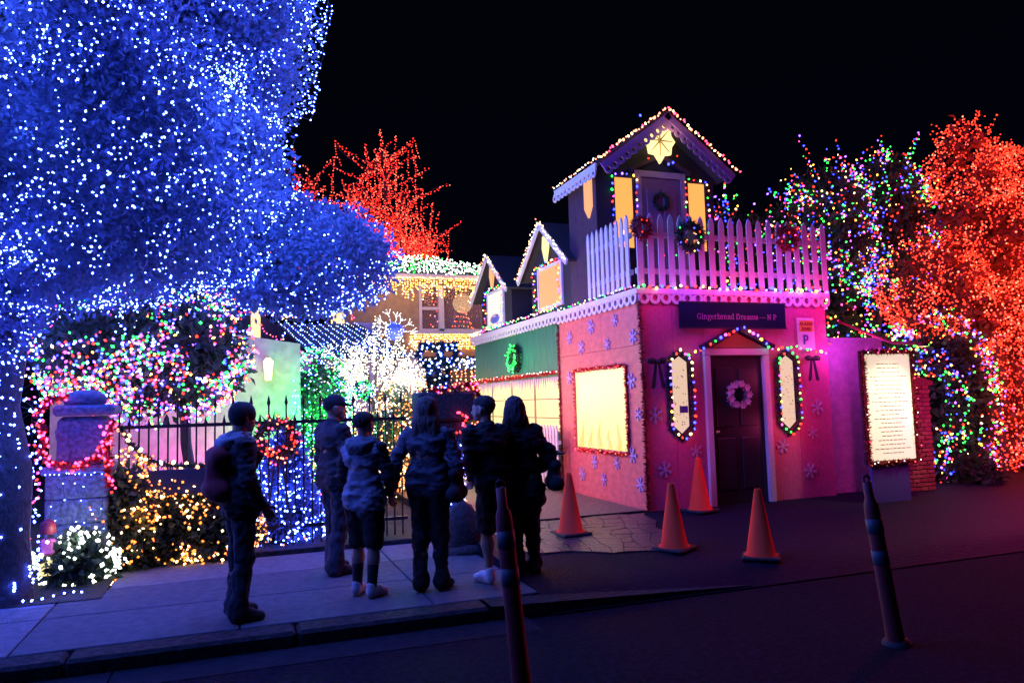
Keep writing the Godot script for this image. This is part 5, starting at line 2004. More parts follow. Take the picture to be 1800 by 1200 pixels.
	# garland figure on the pillar: two loops on a stem
	var g8 := thing("garland_topiary", "dark pine garland with two loops and white bulbs standing on the slim gate pillar", "garland", Vector3(2.18, 1.88, -8.55))
	var pts := []
	var bul := []
	for loop in 2:
		var c := Vector3(-0.1 if loop == 0 else 0.13, 0.44, 0)
		var r := Vector3(0.13 if loop == 0 else 0.1, 0.12, 0)
		var path := []
		for i in 13:
			var a := TAU * i / 12.0
			path.append(c + Vector3(cos(a) * r.x, sin(a) * r.y, 0))
		tinsel("pine", path, 0.065, mats.pine_garland, g8, 420, 0.04)
		bul.append_array(along(path, 0.05, 0.03))
	for q in [[Vector3(-0.12, 0.32, 0), Vector3(-0.08, 0.02, 0)], [Vector3(0.0, 0.34, 0), Vector3(0.0, 0.02, 0)], [Vector3(0.12, 0.32, 0), Vector3(0.08, 0.02, 0)], [Vector3(-0.22, 0.55, 0), Vector3(0.24, 0.55, 0)]]:
		tinsel("pine", q, 0.075, mats.pine_garland, g8, 520, 0.04)
		bul.append_array(along(q, 0.06, 0.04))
	for q in bul:
		pts.append(q + Vector3(0, 0, 0.075))
	lights("bulbs", "", [pts], ["white", "ice"], 0.0115, g8)
	var rg := thing("red_garland", "red and magenta lit garland lying on top of the slim gate pillar", "garland", Vector3(2.25, 1.92, -8.5))
	var rp := [Vector3(-0.2, -0.02, 0.1), Vector3(0.05, 0.0, 0.12), Vector3(0.25, 0.05, 0.1), Vector3(0.38, -0.05, 0.05), Vector3(0.42, -0.25, 0.05)]
	tinsel("pine", rp, 0.06, mats.red_tinsel, rg, 320, 0.035)
	lights("bulbs", "", [along(rp, 0.02, 0.05), along([Vector3(0.2, 0.12, 0.05), Vector3(0.42, 0.05, 0.05)], 0.025, 0.06)], ["red", "rose", "pink", "peach"], 0.012, rg)
	var bo := thing("boulder", "rounded dark boulder at the foot of the slim gate pillar", "rock", Vector3(2.32, 0.13, -8.12))
	st = S()
	rock(st, Vector3(0.0, 0.2, 0), Vector3(0.2, 0.33, 0.16), 4)
	obj("rock", st, mats.boulder, bo)
	st = S()
	rock(st, Vector3(0.02, 0.0, 0.02), Vector3(0.27, 0.1, 0.2), 9)
	obj("plinth_stone", st, mats.boulder, bo)
	var gs := thing("ground_spot", "small bright spot lamp on the path edge beside the boulder", "lamp", Vector3(2.62, 0.3, -8.35))
	st = S()
	lathe(st, Vector3(0, 0, 0), [Vector2(0.05, 0), Vector2(0.05, 0.08), Vector2(0.035, 0.09)], 10)
	obj("housing", st, mats.iron, gs)
	st = S()
	ball(st, Vector3(0, 0.1, 0.02), Vector3(0.03, 0.02, 0.03), 8)
	obj("lamp_glow", st, mats.lamp_face, gs)
	omni("ground_spot_light", Vector3(2.62, 0.47, -8.3), Vector3(1, 0.95, 0.85), 0.035, 0.03)


func rock(st: SurfaceTool, c: Vector3, r: Vector3, seed_: int) -> void:
	st.set_smooth_group(1)
	var P := func(i: int, j: int) -> Vector3:
		var a := PI * i / 10.0
		var b := TAU * (j % 16) / 16.0
		var d := Vector3(sin(a) * cos(b), cos(a), sin(a) * sin(b))
		return c + d * r * (1.0 + 0.22 * noise_a.get_noise_3dv(d * 2.2 + Vector3(seed_, 0, 0)) + 0.06 * noise_a.get_noise_3dv(d * 7.0))
	for i in 10:
		for j in 16:
			quad(st, P.call(i + 1, j), P.call(i + 1, j + 1), P.call(i, j + 1), P.call(i, j))


# ---------------------------------------------------------------- trees on the right
func build_right_garden() -> void:
	var sm := leaf_mesh(11, 0.15, 0.12, 0.07, 41)
	var specs := [
		["leafy tree with coloured lights rising behind the right half of the balcony", Vector3(8.3, 0.3, -11.2), 2.4, [[Vector3(8.4, 4.0, -11.0), Vector3(0.9, 0.85, 0.8)], [Vector3(8.05, 4.6, -11.2), Vector3(0.7, 0.45, 0.6)], [Vector3(9.25, 3.6, -10.9), Vector3(0.75, 1.6, 0.75)]], 60, "coloured lights on the leafy tree behind the balcony"],
		["tall slim tree with coloured lights right of the balcony", Vector3(10.2, 0.2, -10.9), 2.6, [[Vector3(10.15, 4.6, -10.8), Vector3(0.6, 1.3, 0.7)], [Vector3(9.85, 3.0, -10.7), Vector3(0.55, 1.2, 0.6)]], 62, "coloured lights on the tall slim tree right of the balcony"],
		["broad tree with coloured lights between the slim tree and the red one", Vector3(11.6, 0.1, -11.2), 2.6, [[Vector3(11.8, 4.9, -11.1), Vector3(0.75, 1.35, 0.8)]], 56, "coloured lights on the broad tree left of the red one"],
	]
	for s in specs:
		tree("leafy_tree", s[0], s[1], s[1] + Vector3(0, s[2], 0), 0.11, [s[3][0][0], s[3][-1][0]], s[3], 900, sm, leaf_tints("dark"), 0.5, Vector2(0.8, 1.4))
		lights("string_lights", s[5], crown_strands(s[3], s[4] * 4, Vector2i(6, 14), 0.1, 1.0, -0.06, 2.0, 1.8, 0.24) + crown_strands(s[3], s[4] * 2, Vector2i(6, 14), 0.1, 0.8, -0.1, 2.0, 1.8) + shoots(s[3], 26, Vector2(0.3, 0.9), 0.1), MULTI + ["blue", "green", "red"], 0.0155, null, true, "stuff", 0.35)
	# ivy bank with coloured lights
	var ib := [[Vector3(10.4, 1.3, -9.4), Vector3(0.75, 1.2, 0.45)], [Vector3(11.3, 1.5, -9.5), Vector3(0.75, 1.35, 0.45)], [Vector3(10.1, 2.2, -9.7), Vector3(0.7, 0.45, 0.5)]]
	bush("climbing_shrub", "wall of climbing shrub with coloured lights right of the brick pier", Vector3(10.7, 0.1, -9.5), ib, 1500, sm, leaf_tints("dark"))
	lights("string_lights", "coloured lights on the climbing shrub right of the brick pier", crown_strands(ib, 420, Vector2i(5, 10), 0.09, 1.03, -0.24, 0.4, 2.2, 0.2), MULTI + ["blue", "green", "green"], 0.0165, null, true, "stuff", 0.4)
	omni("climbing_shrub_light", Vector3(10.4, 1.4, -8.5), Vector3(0.45, 0.3, 0.9), 0.12, 0.3)
	# the red tree
	var rb := [[Vector3(11.4, 3.5, -9.7), Vector3(0.75, 0.75, 0.7)], [Vector3(12.1, 3.1, -9.8), Vector3(0.8, 0.55, 0.7)], [Vector3(12.95, 4.5, -10.0), Vector3(0.95, 1.0, 0.9)], [Vector3(12.85, 5.65, -10.0), Vector3(0.5, 0.95, 0.6)], [Vector3(14.1, 4.8, -10.1), Vector3(0.9, 1.4, 1.0)], [Vector3(13.4, 3.0, -9.8), Vector3(1.0, 0.7, 0.8)], [Vector3(12.9, 1.6, -9.5), Vector3(0.3, 1.3, 0.3)], [Vector3(13.9, 4.2, -7.6), Vector3(1.6, 1.3, 1.5)]]  # last lobe added out of view to carry red light to the house
	tree("red_lit_tree", "big tree glowing red all over at the right edge", Vector3(12.75, 0.0, -9.6), Vector3(12.7, 2.7, -9.7), 0.17, [Vector3(11.1, 3.5, -9.7), Vector3(12.7, 5.6, -10), Vector3(13.8, 4.8, -10.1)], rb, 1700, sm, [Color(0.12, 0.05, 0.025), Color(0.1, 0.05, 0.03), Color(0.09, 0.045, 0.02)], 0.5, Vector2(0.8, 1.4), "tree", -0.22)
	lights("string_lights", "red lights all over the big tree at the right edge", crown_strands(rb, 2300, Vector2i(6, 14), 0.085, 1.02, -0.1, 0.3, 1.8, 0.18) + crown_strands(rb, 900, Vector2i(6, 14), 0.085, 0.82, -0.15, 0.3, 1.8) + shoots(rb, 150, Vector2(0.2, 0.6), 0.08), ["red", "red", "red", "red", "red", "red", "red", "red", "red", "red", "red", "coral", "coral"], 0.0145, null, true, "stuff", 0.3)
	var tr := []
	for k in 4:
		tr.append(spiral(Vector3(12.75, 0.05, -9.6), Vector3(12.7, 2.7, -9.7), 0.2, 0.33 + k * 0.1, 0.09))
	lights("string_lights", "red lights wound up the trunk of the red tree", tr, ["red", "red", "rose"], 0.016)
	var t2 := thing("slim_tree", "second slim trunk wrapped in red lights beside the red tree", "tree", Vector3(13.35, 0, -9.4))
	var st := S()
	limb(st, Vector3.ZERO, Vector3(0.15, 3.0, -0.2), 0.1, 0.07)
	obj("trunk", st, mats.bark, t2)
	var tr2 := []
	for k in 4:
		tr2.append(spiral(Vector3(13.35, 0.05, -9.4), Vector3(13.5, 3.0, -9.6), 0.13, 0.2 + k * 0.07, 0.09))
	lights("string_lights", "red lights wound up the second slim trunk", tr2, ["red", "red", "rose"], 0.016)
	for b in rb:
		for d in [Vector3(-0.5, 0.4, 0.85), Vector3(0.5, -0.3, 0.85), Vector3(0, 1.0, 0.2)]:
			omni("red_fill_light", b[0] + d.normalized() * (b[1] + Vector3.ONE * 0.45), Vector3(1, 0.035, 0.012), 0.7, 0.3)
	omni("red_fill_light", Vector3(12.3, 1.2, -8.9), Vector3(1, 0.04, 0.03), 1.0, 0.3)
	omni("red_fill_light", Vector3(9.9, 1.4, -7.3), Vector3(0.9, 0.05, 0.55), 2.2, 0.2)  # added magenta fill for pier, drive and cones, standing clear of the tree
	# dark shrub and boulder at their feet
	var db := [[Vector3(10.9, 0.28, -8.9), Vector3(0.5, 0.34, 0.35)]]
	bush("dark_shrub", "low unlit dark shrub at the foot of the climbing shrub", Vector3(10.9, 0.1, -8.9), db, 260, sm, leaf_tints("dark"))
	var wall := thing("boundary_wall", "dim purple garden wall behind the red trunks", "wall", Vector3(11.8, 0, -10.6))
	st = S()
	boxab(st, Vector3(0, 0, -0.2), Vector3(6, 2.3, 0))
	obj("wall_face", st, mats.purple_wall, wall)


# ---------------------------------------------------------------- things in the street
func build_street_things() -> void:
	var cones := [
		[Vector3(3.52, 0.17, -7.91), 0.1, "orange traffic cone beside the flagstones, nearest to the couple", 0.0],
		[Vector3(4.27, 0.17, -6.95), 0.5, "orange traffic cone in the middle of the drive in front of the house corner", 0.02],
		[Vector3(4.89, 0.17, -6.35), 0.9, "orange traffic cone with dark smudged bands in front of the dark door", -0.02],
		[Vector3(5.70, 0.3, -8.84), 0.3, "orange traffic cone standing against the pink wall left of the dark door", 0.0],
	]
	for i in cones.size():
		var p: Vector3 = cones[i][0]
		if i == 3:
			p = Vector3(5.58, 0, -8.42)
		p.y = drive_y(p.z)
		var c := thing("traffic_cone", cones[i][2], "traffic cone", p, cones[i][1], "traffic cones in front of the house")
		c.rotation.z = cones[i][3]
		var st := S()
		bevel_box(st, Vector3(0, 0.018, 0), Vector3(0.36, 0.036, 0.36), 0.012)
		obj("base", st, mats.cone_base, c)
		st = S()
		lathe(st, Vector3(0, 0.034, 0), [Vector2(0.165, 0.0), Vector2(0.155, 0.015), Vector2(0.14, 0.02), Vector2(0.035, 0.63), Vector2(0.03, 0.65), Vector2(0.024, 0.655), Vector2(0.022, 0.6)], 28)
		obj("body", st, mats.cone_orange, c)
		if i == 2:
			for q in [[0.3, 0.34, 0.0, 1.5], [0.22, 0.27, 0.35, 1.7], [0.40, 0.47, 0.6, 1.3]]:
				st = S()
				st.set_smooth_group(1)
				for k in 8:
					var a: float = lerpf(q[2], q[3], k / 8.0) - cones[i][1]
					var b: float = lerpf(q[2], q[3], (k + 1) / 8.0) - cones[i][1]
					var rise := 0.05 * k / 8.0
					var P := func(y: float, t: float) -> Vector3:
						var r := lerpf(0.1425, 0.0375, (y - 0.054) / 0.61)
						return Vector3(cos(t) * r, y, sin(t) * r)
					quad(st, P.call(q[0] - rise, a), P.call(q[0] - rise, b), P.call(q[1] - rise, b), P.call(q[1] - rise, a))
				obj("smudge", st, mats.cone_mark, c)
	var posts := [[Vector3(1.565, 0, -4.28), Vector3(1.50, 1.27, -4.41), "red flexible post with grey bands standing nearest in front of the couple"], [Vector3(4.285, 0, -4.15), Vector3(4.16, 1.16, -4.2), "red flexible post with grey bands leaning on the road at the right"]]
	for i in 2:
		var a: Vector3 = posts[i][0]
		var d: Vector3 = posts[i][1] - a
		var l := d.length()
		var b := thing("delineator_post", posts[i][2], "bollard", a, 0, "flexible posts along the road edge")
		b.basis = Basis(Quaternion(Vector3.UP, d.normalized()))
		var st := S()
		lathe(st, Vector3.ZERO, [Vector2(0.0, 0.035), Vector2(0.085, 0.03), Vector2(0.1, 0.0)], 20)
		obj("foot", st, mats.post_dark, b)
		st = S()
		lathe(st, Vector3.ZERO, [Vector2(0.062, 0.03), Vector2(0.056, 0.2), Vector2(0.052, l - 0.26), Vector2(0.048, l - 0.2), Vector2(0.032, l - 0.16), Vector2(0.03, l - 0.04), Vector2(0.0, l - 0.045)], 20)
		obj("tube", st, mats.post_red, b)
		st = S()
		st.set_smooth_group(1)
		var ring := []
		for k in 13:
			var t := TAU * k / 12.0
			ring.append(Vector3(cos(t) * 0.026, l - 0.025 + sin(t) * 0.026, 0))
		tube(st, ring, [0.009], 6, false)
		obj("loop", st, mats.post_dark, b)
		for y in [l - 0.40, l - 0.62]:
			st = S()
			lathe(st, Vector3(0, y, 0), [Vector2(0.0535, 0), Vector2(0.056, 0.002), Vector2(0.056, 0.098), Vector2(0.0525, 0.1)], 20)
			obj("reflective_band", st, mats.post_band, b)


# ---------------------------------------------------------------- people
func field_mesh(am: ArrayMesh, bones: Array, cell: float, k: float, m: Material, folds := Vector3.ZERO, deep := 0.0) -> void:
	# surface nets over the smooth union of tapered capsules [a, b, ra, rb]
	var lo := Vector3.INF
	var hi := -Vector3.INF
	for b in bones:
		var r := maxf(b[2], b[3]) + cell * 2.0 + 0.7 / k
		for i in 2:
			lo = lo.min(b[i] - Vector3.ONE * r)
			hi = hi.max(b[i] + Vector3.ONE * r)
	var n := Vector3i(((hi - lo) / cell).ceil()) + Vector3i.ONE
	var f := PackedFloat32Array()
	f.resize(n.x * n.y * n.z)
	var sx := 1
	var sy := n.x
	var sz := n.x * n.y
	var mar := 3.2 / k
	for b in bones:
		var a: Vector3 = b[0]
		var ba: Vector3 = b[1] - a
		var ra: float = b[2]
		var rb: float = b[3]
		var l2 := maxf(ba.length_squared(), 1e-9)
		var r := maxf(ra, rb) + mar
		var i0 := Vector3i(((a.min(b[1]) - Vector3.ONE * r - lo) / cell).floor()).clamp(Vector3i.ZERO, n - Vector3i.ONE)
		var i1 := Vector3i(((a.max(b[1]) + Vector3.ONE * r - lo) / cell).ceil()).clamp(Vector3i.ZERO, n - Vector3i.ONE)
		for z in range(i0.z, i1.z + 1):
			for y in range(i0.y, i1.y + 1):
				var pa := lo + Vector3(i0.x, y, z) * cell - a
				var at := i0.x + y * sy + z * sz
				for x in range(i0.x, i1.x + 1):
					var t := clampf(pa.dot(ba) / l2, 0.0, 1.0)
					var d := (pa - ba * t).length() - ra - (rb - ra) * t
					if d < mar:
						f[at] += exp(-k * d)
					at += 1
					pa.x += cell
	var vid := PackedInt32Array()
	vid.resize(f.size())
	vid.fill(-1)
	var verts := PackedVector3Array()
	var idx := PackedInt32Array()
	var off := [0, sx, sy, sx + sy, sz, sx + sz, sy + sz, sx + sy + sz]
	var edges := [[0, 1], [2, 3], [4, 5], [6, 7], [0, 2], [1, 3], [4, 6], [5, 7], [0, 4], [1, 5], [2, 6], [3, 7]]
	var cv := [Vector3(0, 0, 0), Vector3(1, 0, 0), Vector3(0, 1, 0), Vector3(1, 1, 0), Vector3(0, 0, 1), Vector3(1, 0, 1), Vector3(0, 1, 1), Vector3(1, 1, 1)]
	for z in n.z - 1:
		for y in n.y - 1:
			var at := y * sy + z * sz
			for x in n.x - 1:
				var c := at + x
				var inside := 0
				for o in off:
					if f[c + o] >= 1.0:
						inside += 1
				if inside == 0 or inside == 8:
					continue
				var s := Vector3.ZERO
				var q := 0
				for e in edges:
					var u := f[c + off[e[0]]]
					var v := f[c + off[e[1]]]
					if (u >= 1.0) != (v >= 1.0):
						var lu := log(maxf(u, 1e-4))
						var lv := log(maxf(v, 1e-4))
						s += cv[e[0]].lerp(cv[e[1]], lu / (lu - lv))
						q += 1
				vid[c] = verts.size()
				verts.append(lo + (Vector3(x, y, z) + s / q) * cell)
	for z in range(1, n.z - 1):
		for y in range(1, n.y - 1):
			var at := y * sy + z * sz
			for x in range(1, n.x - 1):
				var c := at + x
				if vid[c] < 0:
					continue
				var here := f[c] >= 1.0
				for ax in 3:
					var st: int = [sx, sy, sz][ax]
					var there := f[c + st] >= 1.0
					if here == there:
						continue
					var u: int = [sy, sz, sx][ax]
					var v: int = [sz, sx, sy][ax]
					var a := vid[c]
					var b := vid[c - u]
					var d := vid[c - u - v]
					var e := vid[c - v]
					if b < 0 or d < 0 or e < 0:
						continue
					idx.append_array(PackedInt32Array([a, d, b, a, e, d]) if not here else PackedInt32Array([a, b, d, a, d, e]))
	var nrm := PackedVector3Array()
	nrm.resize(verts.size())
	for i in range(0, idx.size(), 3):
		var g := (verts[idx[i + 2]] - verts[idx[i]]).cross(verts[idx[i + 1]] - verts[idx[i]])
		for j in 3:
			nrm[idx[i + j]] += g
	for i in nrm.size():
		nrm[i] = nrm[i].normalized()
	if deep > 0.0:
		for i in verts.size():
			verts[i] += nrm[i] * deep * (noise_a.get_noise_3dv(verts[i] * folds) + 0.4 * noise_a.get_noise_3dv(verts[i] * folds * 2.3 + Vector3(5, 1, 2)))
		nrm.fill(Vector3.ZERO)
		for i in range(0, idx.size(), 3):
			var g := (verts[idx[i + 2]] - verts[idx[i]]).cross(verts[idx[i + 1]] - verts[idx[i]])
			for j in 3:
				nrm[idx[i + j]] += g
		for i in nrm.size():
			nrm[i] = nrm[i].normalized()
	var arr := []
	arr.resize(Mesh.ARRAY_MAX)
	arr[Mesh.ARRAY_VERTEX] = verts
	arr[Mesh.ARRAY_NORMAL] = nrm
	arr[Mesh.ARRAY_INDEX] = idx
	am.add_surface_from_arrays(Mesh.PRIMITIVE_TRIANGLES, arr)
	am.surface_set_material(am.get_surface_count() - 1, m)


func part(n: String, bones: Array, cell: float, k: float, m: Material, parent: Node) -> void:
	var am := ArrayMesh.new()
	var o: Vector3 = parent.position * 3.0
	if n == "hair":
		field_mesh(am, bones, cell, k, m, Vector3(70, 7, 70), 0.014)
	elif n in ["jacket", "sleeves", "hood"]:
		field_mesh(am, bones, cell, k, m, Vector3(9 + o.x * 0.2, 26, 9), 0.026)
	elif n in ["trousers", "shorts"]:
		field_mesh(am, bones, cell, k, m, Vector3(14, 11 + o.x * 0.3, 14), 0.022)
	else:
		field_mesh(am, bones, cell, k, m)
	put(n, am, null, parent)


func cloth(c: Color) -> StandardMaterial3D:
	var m := mat("cloth_%.3f_%.3f_%.3f" % [c.r, c.g, c.b], c, 0.9)
	m.normal_enabled = true
	m.normal_texture = mats.crease
	m.normal_scale = 0.4
	m.uv1_triplanar = true
	m.uv1_scale = Vector3(2.2, 1.1, 2.2)
	return m


func person(p: Dictionary) -> void:
	var s: float = p.h / 1.75
	var o := thing("person", p.label, "person", p.at, p.turn)
	o.scale = Vector3.ONE * s
	var fl: Vector3 = p.feet[0]
	var fr: Vector3 = p.feet[1]
	var lean: Vector3 = p.get("lean", Vector3.ZERO)
	var hips := [Vector3(0.095, 0.93, 0), Vector3(-0.095, 0.93, 0)]
	var ank := [Vector3(fl.x, 0.09 + fl.y, fl.z - 0.05), Vector3(fr.x, 0.09 + fr.y, fr.z - 0.05)]
	var knee := []
	var toe := []
	for i in 2:
		knee.append(hips[i].lerp(ank[i], 0.51) + Vector3(0, 0, 0.035))
		var out: float = [0.04, -0.04][i]
		toe.append(ank[i] + Vector3(out, -0.05, 0.17))
	var chest := Vector3(0, 1.28, -0.01) + lean * 0.7
	var sh := [Vector3(0.185, 1.42, -0.01) + lean, Vector3(-0.185, 1.42, -0.01) + lean]
	var neck := Vector3(0, 1.47, 0.0) + lean
	var head := Vector3(0, 1.635, 0.025) + lean * 1.15
	var arm: Array = p.arms      # [[elbow, wrist], [elbow, wrist]] left then right
	var skin: StandardMaterial3D = mats.skin
	# body: one continuous figure
	var body := [[Vector3(0.07, 0.95, 0), Vector3(-0.07, 0.95, 0), 0.105, 0.105], [Vector3(0, 1.0, 0), chest, 0.11, 0.12], [chest + Vector3(0.07, 0.03, 0), chest + Vector3(-0.07, 0.03, 0), 0.105, 0.105], [sh[0] * 0.85 + chest * 0.15, sh[1] * 0.85 + chest * 0.15, 0.055, 0.055], [chest, neck + Vector3(0, 0.08, 0.01), 0.06, 0.05]]
	for i in 2:
		body.append([hips[i], knee[i], 0.085, 0.052])
		body.append([knee[i], knee[i].lerp(ank[i], 0.35), 0.05, 0.056])
		body.append([knee[i].lerp(ank[i], 0.35), ank[i], 0.054, 0.034])
		body.append([ank[i] + Vector3(0, -0.04, 0), toe[i], 0.036, 0.028])
		body.append([sh[i], arm[i][0], 0.05, 0.04])
		body.append([arm[i][0], arm[i][1], 0.04, 0.027])
	var am := ArrayMesh.new()
	field_mesh(am, body, 0.016, 60.0, skin)
	# head with face, in its own finer grid
	var hb := Basis(Vector3.UP, p.get("look", 0.0)) * Basis(Vector3.RIGHT, p.get("nod", 0.0))
	var H := func(x: float, y: float, z: float) -> Vector3: return head + hb * Vector3(x, y, z)
	var hd := [[H.call(0, 0.03, -0.025), H.call(0, 0.035, 0.015), 0.088, 0.08], [H.call(0, -0.03, 0.02), H.call(0, -0.065, 0.045), 0.062, 0.038], [H.call(0.03, -0.02, 0.035), H.call(-0.03, -0.02, 0.035), 0.045, 0.045], [H.call(0, -0.07, -0.03), neck, 0.052, 0.055],
		[H.call(0, 0.005, 0.09), H.call(0, -0.025, 0.108), 0.008, 0.014], [H.call(-0.03, 0.022, 0.08), H.call(0.03, 0.022, 0.08), 0.012, 0.012], [H.call(-0.018, -0.05, 0.087), H.call(0.018, -0.05, 0.087), 0.009, 0.009], [H.call(0, -0.085, 0.07), H.call(0, -0.087, 0.068), 0.02, 0.02]]
	for sg in [1.0, -1.0]:
		hd.append([H.call(0.083 * sg, 0.015, -0.012), H.call(0.08 * sg, -0.025, -0.002), 0.016, 0.01])
	field_mesh(am, hd, 0.0075, 120.0, skin)
	# hands: palm, four fingers of two bones, and a thumb from the side
	for i in 2:
		var w: Vector3 = arm[i][1]
		var d: Vector3 = (w - arm[i][0]).normalized()
		var side := d.cross(Vector3(0, 0, 1)).normalized()
		if side.length() < 0.5:
			side = Vector3.RIGHT
		var fwd := side.cross(d).normalized()
		var curl := -side * (1.0 if i == 0 else -1.0)
		var hnd := [[w, w + d * 0.075 + fwd * 0.018, 0.024, 0.02], [w, w + d * 0.075 - fwd * 0.022, 0.024, 0.019]]
		for k in 4:
			var a := w + d * 0.085 + fwd * (0.033 - 0.021 * k)
			var l: float = [0.042, 0.047, 0.044, 0.034][k]
			var b := a + (d * 0.95 + curl * 0.3).normalized() * l
			hnd.append([a, b, 0.0095, 0.009])
			hnd.append([b, b + (d * 0.6 + curl * 0.8).normalized() * l * 0.8, 0.009, 0.0075])
		var tb := w + d * 0.03 + fwd * 0.03
		var tm := tb + (d * 0.6 + fwd * 0.7).normalized() * 0.04
		hnd.append([tb, tm, 0.013, 0.01])
		hnd.append([tm, tm + (d * 0.9 + curl * 0.3).normalized() * 0.032, 0.01, 0.008])
		field_mesh(am, hnd, 0.0065, 220.0, skin)
	put("body", am, null, o)
	for sg in [1.0, -1.0]:
		var e := S()
		ball(e, H.call(0.031 * sg, 0.004, 0.083), Vector3(0.011, 0.009, 0.009), 8)
		obj("eye", e, mats.ink, o)
	# trousers or shorts
	var tr := [[Vector3(0.07, 0.94, 0), Vector3(-0.07, 0.94, 0), 0.105, 0.105]]
	for i in 2:
		if p.get("shorts", false):
			tr.append([hips[i] + Vector3(0, -0.03, 0), knee[i] + (hips[i] - knee[i]) * 0.06, 0.115, 0.1])
		else:
			var e: Vector3 = ank[i] + Vector3(0, -0.01, 0)
			tr.append([hips[i], knee[i], 0.105, 0.076])
			tr.append([knee[i], e, 0.076, p.get("hem", 0.062)])
			tr.append([e + Vector3(0, 0.04, 0.01), e, 0.066, 0.07])
	part("shorts" if p.get("shorts", false) else "trousers", tr, 0.015, 60.0, cloth(p.bottom), o)
	# shoes, socks
	for i in 2:
		var a: Vector3 = ank[i]
		var t: Vector3 = toe[i]
		part("shoe", [[a + Vector3(0, -0.035, -0.02), a.lerp(t, 0.5), 0.046, 0.042], [a.lerp(t, 0.5), t + Vector3(0, 0.0, 0.0), 0.044, 0.036], [a + Vector3(0, 0.0, -0.01), a + Vector3(0, 0.025, -0.01), 0.045, 0.044], [a + Vector3(0, -0.065, -0.03), t + Vector3(0, -0.015, 0.01), 0.025, 0.025]], 0.01, 100.0, cloth(p.shoes), o)
		if p.has("socks"):
			part("sock", [[a, a.lerp(knee[i], p.socks), 0.046, 0.058]], 0.012, 100.0, cloth(Color(0.012, 0.012, 0.016)), o)
	# jacket: torso, then sleeves
	var hem: float = p.get("coat", 0.86)
	var fat: float = p.get("fat", 1.0)
	var jk := [[chest + Vector3(0.075, 0.05, 0.0), chest + Vector3(-0.075, 0.05, 0.0), 0.135 * fat, 0.135 * fat], [Vector3(0.06, 1.1, 0) + lean * 0.4, Vector3(-0.06, 1.1, 0) + lean * 0.4, 0.13 * fat, 0.13 * fat], [Vector3(0.085, hem + 0.06, 0), Vector3(-0.085, hem + 0.06, 0), 0.142 * fat, 0.142 * fat], [Vector3(0.085, hem + 0.16, 0), Vector3(-0.085, hem + 0.16, 0), 0.138 * fat, 0.138 * fat], [chest, Vector3(0, hem + 0.14, 0), 0.13 * fat, 0.12 * fat], [sh[0] * 0.9 + chest * 0.1, sh[1] * 0.9 + chest * 0.1, 0.078, 0.078], [neck + Vector3(0, -0.02, -0.01), neck + Vector3(0, 0.02, -0.01), 0.075, 0.07]]
	var sl := []
	for i in 2:
		var e: Vector3 = arm[i][0]
		var wr: Vector3 = arm[i][1]
		sl.append([sh[i], e, 0.078 * fat, 0.066 * fat])
		sl.append([e, e.lerp(wr, 0.93), 0.066 * fat, 0.048 * fat])
	if p.has("sleeves"):
		part("jacket", jk, 0.015, 55.0, cloth(p.top), o)
		part("sleeves", sl, 0.015, 70.0, cloth(p.sleeves), o)
	else:
		part("jacket", jk + sl, 0.015, 55.0, cloth(p.top), o)
	# head wear, hair and baggage
	if p.has("hood"):
		part("hood", [[neck + Vector3(0.1, 0.0, -0.03), neck + Vector3(-0.1, 0.0, -0.03), 0.07, 0.07], [neck + Vector3(0.05, -0.03, -0.11), neck + Vector3(-0.05, -0.03, -0.11), 0.08, 0.08], [neck + Vector3(0.06, 0.0, 0.05), neck + Vector3(-0.06, 0.0, 0.05), 0.055, 0.055]], 0.012, 60.0, cloth(p.hood), o)
	if p.has("hair"):
		var hr := [[H.call(0, 0.05, -0.035), H.call(0, 0.055, 0.01), 0.093, 0.084]]
		if p.get("long", 0.0) > 0.0:
			var l: float = p.long
			hr.append([H.call(0, 0.0, -0.06), H.call(0, -0.1, -0.075), 0.085, 0.085])
			hr.append([H.call(0.06, 0.0, -0.03), H.call(0.08, -0.14, -0.045), 0.05, 0.055])
			hr.append([H.call(-0.06, 0.0, -0.03), H.call(-0.08, -0.14, -0.045), 0.05, 0.055])
			for k in 6:
				var x := -0.1 + k * 0.04
				hr.append([H.call(x * 0.8, -0.1, -0.09), head + Vector3(x * 1.3, -l * (0.8 + 0.12 * (k % 3)), -0.12 - 0.012 * (k % 2)), 0.04, 0.014])
		part("hair", hr, 0.0105, 90.0, cloth(p.hair), o)
	if p.has("cap"):
		var cp := [[H.call(0, 0.062, -0.025), H.call(0, 0.065, 0.01), 0.092, 0.086]]
		if p.get("bill", true):
			for k in 5:
				var x := -0.05 + 0.025 * k
				cp.append([H.call(x, 0.05, 0.075), H.call(x * 0.9, 0.036, 0.165 - absf(x) * 0.5), 0.014, 0.01])
		else:
			cp.append([H.call(0, 0.03, -0.02), H.call(0, 0.035, 0.015), 0.097, 0.09])
		part("cap" if p.get("bill", true) else "knit_hat", cp, 0.009, 110.0, cloth(p.cap), o)
